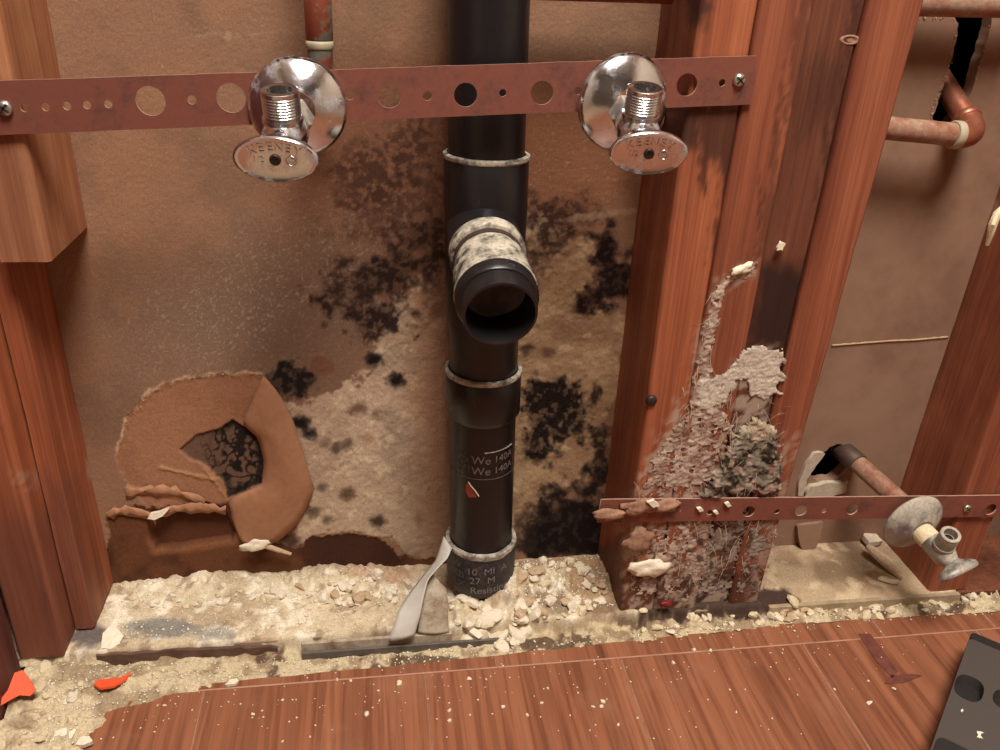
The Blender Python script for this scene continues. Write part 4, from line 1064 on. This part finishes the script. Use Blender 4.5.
# ================================================================== BLACK DRAIN STACK
xt = 0.0885; xb = 0.0985          # axis x at z 0.57 / z 0.09
PR = 0.0306; PYC = 0.665
def axis_x(z): return xb + (xt - xb) * (z - 0.09) / 0.48
def onpipe(py): return PY(486, py, PYC - PR).z
drain = empty('drain_pipe', 'black plastic drain stack with a plaster-caked side outlet', 'pipe', (axis_x(0.0), PYC, 0.0))
sl = (xt - xb) / 0.48
SH = Matrix.Identity(4); SH[0][2] = sl          # lean of the stack
def zl(name, prof, mat, n=48, parent=drain, jit=0.0, ang=40, close=True):
    return lathe(name, prof, mat, parent, n, axis='z', M=SH, ang=ang, jitter=jit, close=close)
z_h1, z_h1b, z_h2, z_h2b = onpipe(163), onpipe(372), onpipe(384), onpipe(424)
zl('upper_pipe', [(PR, z_h1 - 0.02), (PR, 0.86)], M_abs)
HR = PR + 0.0036
zl('tee_body', [(PR, z_h2 - 0.01), (PR, z_h2 + 0.035), (HR - 0.001, z_h2 + 0.05), (HR - 0.0005, z_h1 - 0.05), (HR, z_h1 - 0.045), (HR, z_h1 - 0.0015), (HR - 0.001, z_h1), (PR - 0.001, z_h1)], M_abs)
zl('cement_ring', [(HR + 0.0002, z_h1 - 0.0022), (HR + 0.0010, z_h1 - 0.0008), (HR + 0.0006, z_h1 + 0.0012), (PR + 0.001, z_h1 + 0.0020)], M_glue, jit=0.012, close=False)
zl('lower_hub', [(PR - 0.001, z_h2b - 0.008), (PR + 0.0005, z_h2b - 0.004), (HR, z_h2b), (HR, z_h2 - 0.0015), (HR - 0.001, z_h2), (PR - 0.001, z_h2)], M_abs)
zl('cement_ring', [(HR + 0.0002, z_h2 - 0.0022), (HR + 0.0010, z_h2 - 0.0008), (HR + 0.0006, z_h2 + 0.0014), (PR + 0.001, z_h2 + 0.0022)], M_glue, jit=0.012, close=False)
z_c = onpipe(556); z_cb = onpipe(596)
zl('lower_pipe', [(PR, z_c - 0.01), (PR, z_h2b + 0.004)], M_abs)
zl('coupling', [(PR * 0.97, z_cb - 0.004), (PR + 0.001, z_cb), (PR + 0.0038, z_cb + 0.012), (PR + 0.0042, z_c - 0.004), (PR + 0.0036, z_c), (PR - 0.001, z_c)], M_label, jit=0.01)
zl('cement_ring', [(PR + 0.0040, z_c - 0.004), (PR + 0.0050, z_c - 0.001), (PR + 0.0046, z_c + 0.0018), (PR + 0.001, z_c + 0.0030)], M_glue, jit=0.03, close=False)
zl('pipe_foot', [(PR * 0.80, ZP - 0.0025), (PR * 0.90, z_cb)], M_abs)
# printed lettering wrapped round the pipe
def wrap_text(rows, z_top, dz, size, r, mat, ang0, name='printed_lettering', slant=0.0):
    parts = []
    for i, (s, a) in enumerate(rows):
        me = text_mesh(s, size)
        for v in me.vertices:
            th = math.radians(a) + v.co.x / r
            z = z_top - i * dz + v.co.y + slant * v.co.x
            v.co = Vector((r * math.sin(th) + sl * z, -r * math.cos(th), z))
        parts.append((me, Matrix.Identity(4)))
    return obj(name, merged(parts, name), mat, drain)
zlab = onpipe(464)
wrap_text([('We', -9), ('We', -9)], zlab + 0.003, 0.0115, 0.0120, PR + 0.0004, M_print, 0)
wrap_text([('140A', 33), ('140A', 33)], zlab + 0.0042, 0.0115, 0.0100, PR + 0.0004, M_print, 0, slant=0.08)
wrap_text([('Za', -42), ('271.', -38)], zlab + 0.004, 0.0115, 0.0115, PR + 0.0004, M_print_dark, 0)
zl('print_line', [(PR + 0.0002, zlab - 0.0175), (PR + 0.0005, zlab - 0.0172), (PR + 0.0002, zlab - 0.0165)], M_print_dark, close=False)
# raised film edge, sticker and white scratch
a0, a1 = math.radians(-4), math.radians(52)
tube('film_edge', [Vector(((PR + 0.0004) * math.sin(a0 + (a1 - a0) * t) + sl * zlab, -(PR + 0.0004) * math.cos(a0 + (a1 - a0) * t), zlab + 0.0115 + 0.002 * t)) for t in [i / 12 for i in range(13)]], 0.0006, M_glue, drain, 6)
zs = onpipe(490)
tube('white_scratch', [Vector(((PR + 0.0002) * math.sin(math.radians(a)) + sl * zs, -(PR + 0.0002) * math.cos(math.radians(a)), zs + dz)) for a, dz in ((-32, 0.007), (-26, 0.003), (-18, -0.002), (-12, -0.007))], 0.0006, M_plaster, drain, 6)
bm = bmesh.new()
vs = [bm.verts.new(((PR + 0.0005) * math.sin(math.radians(a)) + sl * zs, -(PR + 0.0005) * math.cos(math.radians(a)), zs + dz)) for a, dz in ((-36, 0.004), (-30, 0.005), (-20, -0.003), (-15, -0.008), (-30, -0.010), (-36, -0.004))]
bm.faces.new(vs); tag(obj('sticker_scrap', bm, plain('rust_red_sticker', (140, 62, 44), 0.6), drain), 'rust-red sticker scrap')
wrap_text([('10  MI  A', 4), ('27  M', -4), ('Resisting', 8)], z_c - 0.016, 0.0112, 0.0112, PR + 0.0050, M_print, 0, slant=0.06)
wrap_text([('W', -48), ('XB', -46), ('LX', -44)], z_c - 0.012, 0.0112, 0.0115, PR + 0.0050, M_print_dark, 0)
# side outlet of the tee
pb = PY(500.5, 315, 0.538); pa = pb + Vector((0.004, math.cos(0.22), math.sin(0.22))) * 0.084
BL = (pb - pa).length
tee = empty('t', None, None); bpy.data.objects.remove(tee)
MB = Matrix.Translation(-Vector(drain.location)) @ frame_from(pa, pb)
def br(name, prof, mat, par=drain, n=48, jit=0.0, ang=40, close=True):
    o = lathe(name, prof, mat, par, n, ang=ang, jitter=jit, close=close); o.matrix_local = MB; return o
br('branch_socket', [(0.0290, -0.045), (0.0300, -0.012), (0.0300, 0.002)], M_abs)
br('slip_nut', [(0.0285, -0.006), (0.0302, -0.004), (0.0306, 0.004), (0.0298, 0.0075), (0.0275, 0.0085)], M_caked, jit=0.015)
br('shadow_gap', [(0.0276, 0.0070), (0.0270, 0.0135)], M_recess, jit=0.03, close=False)  # dark band painted in for the shaded gap between nut and sleeve
br('outlet_sleeve', [(0.0240, 0.0085), (0.0262, 0.0125), (0.0274, 0.016), (0.0288, 0.026), (0.0300, 0.038), (0.0305, 0.056)], M_caked, jit=0.010, close=False)
br('plaster_lip', [(0.0305, 0.053), (0.0312, 0.0555), (0.0304, 0.0575)], M_glue, jit=0.012, close=False)
br('outlet_collar', [(0.0285, 0.056), (0.0306, 0.0575), (0.0308, 0.066), (0.0292, 0.0685), (0.0278, 0.0688), (0.0276, BL - 0.004), (0.0268, BL), (0.0250, BL + 0.0002), (0.0244, BL - 0.003), (0.0238, 0.012), (0.0001, 0.012)], M_abs, close=False)
br('bore_grime', [(0.0238, 0.052), (0.0200, 0.050), (0.0120, 0.047), (0.0001, 0.046)], M_abs_in, close=False, jit=0.05)

# ================================================================== COPPER SUPPLY PIPES
vx = PY(319, 30, 0.668)
cp = empty('copper_pipe', 'verdigris-stained vertical copper pipe above the left valve', 'pipe', (vx.x, 0.668, 0.0))
zr = PY(319, 46, 0.66).z
zv = PY(298, 107, SY).z
tube('riser', [(0, 0, 0.86), (0, 0, zv)], 0.0092, M_copper_green, cp)
lathe('solder_joint', [(0.0094, zr - 0.003), (0.0100, zr - 0.002), (0.0102, zr + 0.001), (0.0098, zr + 0.003)], M_solder, cp, 28, axis='z')
lathe('coupling', [(0.0094, zr + 0.003), (0.0099, zr + 0.004), (0.0099, zr + 0.035), (0.0095, zr + 0.036)], M_copper_green, cp, 28, axis='z')
# pipe behind the top edge, left bay
pz = PY(610, 3, 0.672).z + 0.009
o = tube('copper_pipe', [(0.124, 0.672, pz), (0.2305, 0.672, pz + 0.001)], 0.0092, M_copper); tag(o, 'dark horizontal copper pipe at the top edge, right of the drain stack', 'pipe')
# stub of the right valve running into the charred stud
o = tube('copper_pipe', [PY(643, 118, 0.672), Vector((0.2335, 0.672, PY(684, 122, 0.672).z))], 0.0088, M_copper); tag(o, 'short copper stub behind the right chrome valve', 'pipe')
# right bay: top pipe and elbow
c0 = PY(915, 2, 0.684); c1 = PY(1010, 4, 0.684)
o = tube('copper_pipe', [c1 + (c0 - c1) * ((c1.x - 0.408) / (c1.x - c0.x)), c1 + (c1 - c0) * 0.3], 0.0108, M_copper_dust); tag(o, 'horizontal copper pipe at the top edge of the right bay', 'pipe')
ep = empty('copper_elbow_pipe', 'copper pipe with an elbow turning into the slot of the right bay', 'pipe')
h0 = PY(876, 127, 0.676); h1 = PY(978, 137, 0.676); h2 = PY(936, 72, 0.745)
r_e = 0.022
q_ = bend(h0, h1, h2, r_e)
hd_ = (h1 - h0); h0 = h1 - hd_ * ((h1.x - 0.396) / hd_.x)
tube('horizontal_run', [h0, q_[0]], 0.0098, M_copper_dust, ep)
tube('elbow', q_, 0.0116, M_copper, ep)
lathe('solder_ring', [(0.0110, -0.004), (0.0120, -0.003), (0.0120, 0.003), (0.0110, 0.004)], M_solder, ep, 24).matrix_local = frame_from(q_[0], h1)
tube('wall_run', [q_[-1], h2], 0.0098, M_copper, ep)
lathe('hub_ring', [(0.0112, -0.003), (0.0124, -0.002), (0.0124, 0.003), (0.0112, 0.004)], M_copper, ep, 24).matrix_local = frame_from(q_[-1], h2)
# feed of the low valve, out of the broken hole
g0 = PY(838, 446, 0.722); g1 = PY(905, 506, YF + 0.004)
fp = empty('copper_feed_pipe', 'slanting copper pipe from the broken hole to the dusty low valve', 'pipe')
tube('run', [g0, g1], 0.0098, M_copper_dust, fp)
lathe('coupling', [(0.0100, -0.014), (0.0114, -0.013), (0.0114, 0.016), (0.0100, 0.017)], plain('sooty_copper', (84, 66, 56), 0.6, 0.4), fp, 24).matrix_local = frame_from(g0 + (g1 - g0) * 0.16, g1)

# ================================================================== LOOSE ITEMS
# grey vinyl tail peeling round the coupling
def ribbon(left, right, n=24, k=7, bulge=0.0015, mat=M_vinyl, name='vinyl_tail', parent=None):
    Lr = interp_poly([list(p) for p in left], n); Rr = interp_poly([list(p) for p in right], n); rows = []
    for j in range(k):
        t = j / (k - 1); rows.append([Vector(a * (1 - t) + b * t) + Vector((0, -bulge * math.sin(math.pi * t), 0)) for a, b in zip(Lr, Rr)])
    return sheet(name, rows, mat, parent, 0.0006)
Yt = lambda px, py, Y: tuple(PY(px, py, Y))
root = empty('vinyl_tail', 'curled grey-white vinyl strip peeling from the pipe foot', 'strip', (0, 0, 0))
ribbon([Yt(444, 536, 0.652), Yt(436, 560, 0.640), Yt(420, 580, 0.630), Yt(406, 598, 0.620), Yt(398, 612, 0.612), Yt(393, 628, 0.604), Yt(388, 641, 0.600)],
       [Yt(452, 548, 0.640), Yt(448, 558, 0.630), Yt(438, 568, 0.622), Yt(428, 580, 0.616), Yt(424, 596, 0.609), Yt(420, 616, 0.603), Yt(414, 636, 0.599)], name='long_tail', parent=root)
ribbon([Yt(432, 572, 0.634), Yt(424, 590, 0.622), Yt(420, 612, 0.613), Yt(418, 633, 0.606)], [Yt(446, 588, 0.622), Yt(448, 602, 0.616), Yt(448, 618, 0.612), Yt(449, 632, 0.606)], mat=M_vinyl_dirty, name='short_tail', parent=root, bulge=0.002)
# orange chips
flake(112, 682, 0.011, [(-15, -1), (-11, 5), (-2, 4), (6, 3), (14, 8), (15, 5), (8, -3), (2, -7), (-8, -7)], 0.0022, M_orange, 'orange_chip', 'orange plastic chip lying at the laminate corner', 'chip', (-0.12, 0.05, 0.15), flat=True)
flake(18, 690, 0.020, [(-16, -14), (-8, 0), (-4, 14), (2, 16), (14, -1), (10, -6), (2, -4)], 0.0022, M_orange, 'orange_chip', 'larger orange plastic chip leaning at the left edge', 'chip', (0.7, 0.1, 0.1), flat=True)
flake(112, 638, 0.014, [(-9, -9), (-8, 5), (-2, 11), (4, 8), (10, 0), (6, -7), (0, -10)], 0.003, M_plaster, 'plaster_flake', 'bright white chip standing at the foot of the slim left stud', 'plaster', (0.55, 0.1, 0.2), flat=True)
flake(64, 736, 0.007, [(-9, -4), (-6, 5), (3, 7), (9, 3), (6, -5)], 0.004, M_plaster, 'plaster_flake', 'white oval chip at the bottom left by the laminate edge', 'plaster', (0.1, 0.1, 0.2), flat=True)
flake(84, 742, 0.005, [(-6, -3), (-3, 4), (4, 4), (7, -1), (2, -4)], 0.004, M_plaster, 'plaster_flake', 'small white chip right of the oval chip', 'plaster', (0.1, 0, 0), flat=True)
flake(232, 683, 0.002, [(-6, -2), (-2, 3), (4, 3), (6, 0), (2, -3)], 0.003, M_plaster, 'plaster_flake', 'white chip at the laminate edge near the orange chip', 'plaster', (0, 0, 0.2), flat=True)
# plaster rag at the bottom of the paper flap
lump(255, 545, YB - 0.012, 13, 4, 7, M_plaster, 'plaster_flake', 'white plaster clot hanging below the torn paper flap', 'plaster', 8)
bm_ = tube('plaster_tail', [PY(266, 546, YB - 0.012), PY(278, 550, YB - 0.010), PY(291, 554, YB - 0.009)], 0.002, M_plaster_b, None, 8, radii=[0.0030, 0.0026, 0.0016])
tag(bm_, 'thin pale plaster tail beside the white clot', 'plaster')
flake(158, 514, YB - 0.006, [(-10, -3), (-6, 2), (2, 3), (11, 5), (4, -2), (-4, -5)], 0.004, M_plaster, 'plaster_flake', 'thin white sliver under the left of the torn paper', 'plaster', (-0.2, 0, 0.1))
# flat slivers in the right bay
flake(884, 562, ZP + 0.006, [(-12, 20), (-6, 26), (2, 22), (10, 2), (14, -18), (8, -24), (0, -14), (-8, 4)], 0.003, M_plaster_b, 'gypsum_slab', 'tan gypsum slab leaning on the plate left of the low valve', 'gypsum', (0.15, 0.25, 0.1), flat=True)
flake(872, 540, ZP + 0.005, [(-12, -4), (-8, 8), (4, 12), (12, 4), (8, -8)], 0.006, M_gyp, 'gypsum_slab', 'pale gypsum lump behind the tan slab in the right bay', 'gypsum', (0.1, 0.1, 0.4), flat=True)
flake(888, 580, ZP + 0.002, [(-10, 4), (-4, 6), (6, -2), (10, -6), (2, -5)], 0.003, M_plaster, 'gypsum_slab', 'thin white sliver in front of the tan slab', 'gypsum', (0, 0.05, 0.1), flat=True)
flake(808, 536, YB - 0.006, [(-16, 16), (14, 18), (14, -4), (8, -20), (2, -24), (-6, -16), (-14, 4)], 0.005, M_board, 'gypsum_slab', 'pointed brown-papered gypsum scrap hanging below the lower strap', 'gypsum', (-0.1, 0, 0))
# stringy debris on the right stud
pts = [PY(1003, 208, YF + 0.05), PY(997, 214, YF + 0.046), PY(993, 224, YF + 0.044), PY(990, 236, YF + 0.046), PY(987, 245, YF + 0.048)]
st = tube('plaster_shred', pts, 0.002, M_plaster_y, None, 8, radii=[0.003, 0.0035, 0.004, 0.0028, 0.0018]); tag(st, 'curled cream shred on the right edge stud', 'plaster')
# dark plum casing at the far left, with its foot on the floor
cas = obj('door_casing', box_bm(-0.372, -0.320, 0.30, 0.602, -0.012, 0.86, 0.003), M_wood_pur)
cas.data.transform(Matrix.Identity(4))
tag(cas, 'dull plum wooden casing board at the lower left corner', 'board')

# dark grey tool lying at the lower right
tz = 0.034
tl = PZ(972, 631, tz); bl_ = PZ(925, 765, tz)
ax = (tl - bl_); ax.z = 0; ax.normalize(); side = Vector((ax.y, -ax.x, 0))
MT = Matrix.Identity(4); MT.col[0][:3] = side; MT.col[1][:3] = ax; MT.col[2][:3] = (0, 0, 1); MT.col[3][:3] = (tl.x, tl.y, 0)
tool = empty('tool_case', 'dark grey plastic tool case with black end caps on the laminate', 'case', mat4=MT)
W_ = 0.085; Lt = 0.26
def rot_inset(holes, z0, z1):
    pass
body_holes = []
def oval(cx, cy, rx, ry, n=28, e=2.6):
    return [(cx + rx * math.copysign(abs(math.cos(a)) ** (2 / e), math.cos(a)), cy + ry * math.copysign(abs(math.sin(a)) ** (2 / e), math.sin(a))) for a in [2 * math.pi * k / n for k in range(n)]]
Mi = MT.inverted()
o1 = Mi @ PZ(969, 688, tz); o2 = Mi @ PZ(1000, 698, tz)
ovs = [oval(o1.x, o1.y, 0.0115, 0.0165), oval(o2.x + 0.004, o2.y, 0.0095, 0.012)]
def rounded(x0, x1, y0, y1, r, n=5):
    out = []
    for cx, cy, a0 in ((x1 - r, y1 - r, 0), (x0 + r, y1 - r, 90), (x0 + r, y0 + r, 180), (x1 - r, y0 + r, 270)):
        for i in range(n + 1):
            a = math.radians(a0 + 90 * i / n); out.append((cx + r * math.cos(a), cy + r * math.sin(a)))
    return out
me = flat_curve('case_lid', rounded(0, W_, -Lt, -0.012, 0.004), ovs, 0.010); me.transform(Matrix.Translation((0, 0, tz - 0.005)))
obj('case_lid', me, M_tool, tool)
me = flat_curve('case_body', rounded(0.001, W_ - 0.001, -Lt + .001, -0.010, 0.004), [], tz - 0.0105); me.transform(Matrix.Translation((0, 0, (tz - 0.0105) / 2 + 0.0003)))
obj('case_body', me, M_rubber, tool)
me = flat_curve('end_cap', rounded(0.0, W_ + 0.001, -0.0115, 0.0, 0.005), [], tz - 0.001); me.transform(Matrix.Translation((0, 0, (tz - 0.001) / 2 + 0.0003)))
obj('end_cap', me, M_rubber, tool)
for (px, py, s) in [(962, 711, 0.0014), (980, 735, 0.0030)]:
    g = Mi @ PZ(px, py, tz); me = flat_curve('paint_fleck', [(q[0] + random.uniform(-.5, .5) * s, q[1] + random.uniform(-.5, .5) * s) for q in oval(g.x, g.y, s * .6, s * 1.7, 12, 2)], [], 0.0004); me.transform(Matrix.Translation((0, 0, tz + 0.0003))); obj('paint_fleck', me, M_plaster, tool)
pz_ = Mi @ PZ(940, 742, tz)
me = flat_curve('grip_pad', rounded(0.002, W_, -Lt + .002, pz_.y + 0.004, 0.006), [], 0.003); me.transform(Matrix.Translation((0, 0, tz + 0.001))); obj('grip_pad', me, M_rubber, tool)
# dark plum mark on the laminate near the case
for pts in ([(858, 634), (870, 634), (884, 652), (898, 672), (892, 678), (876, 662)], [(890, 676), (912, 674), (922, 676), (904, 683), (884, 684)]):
    P3 = [PZ(x, y, 0) for x, y in pts]; me = flat_curve('floor_mark', [(p.x, p.y) for p in P3], [], 0.0006)
    me.transform(Matrix.Translation((0, 0, 0.0003))); o = obj('floor_mark', me, plain('plum_mark', (104, 60, 50), 0.5, 0, 0.3, 120), floor)

bpy.context.view_layer.update()
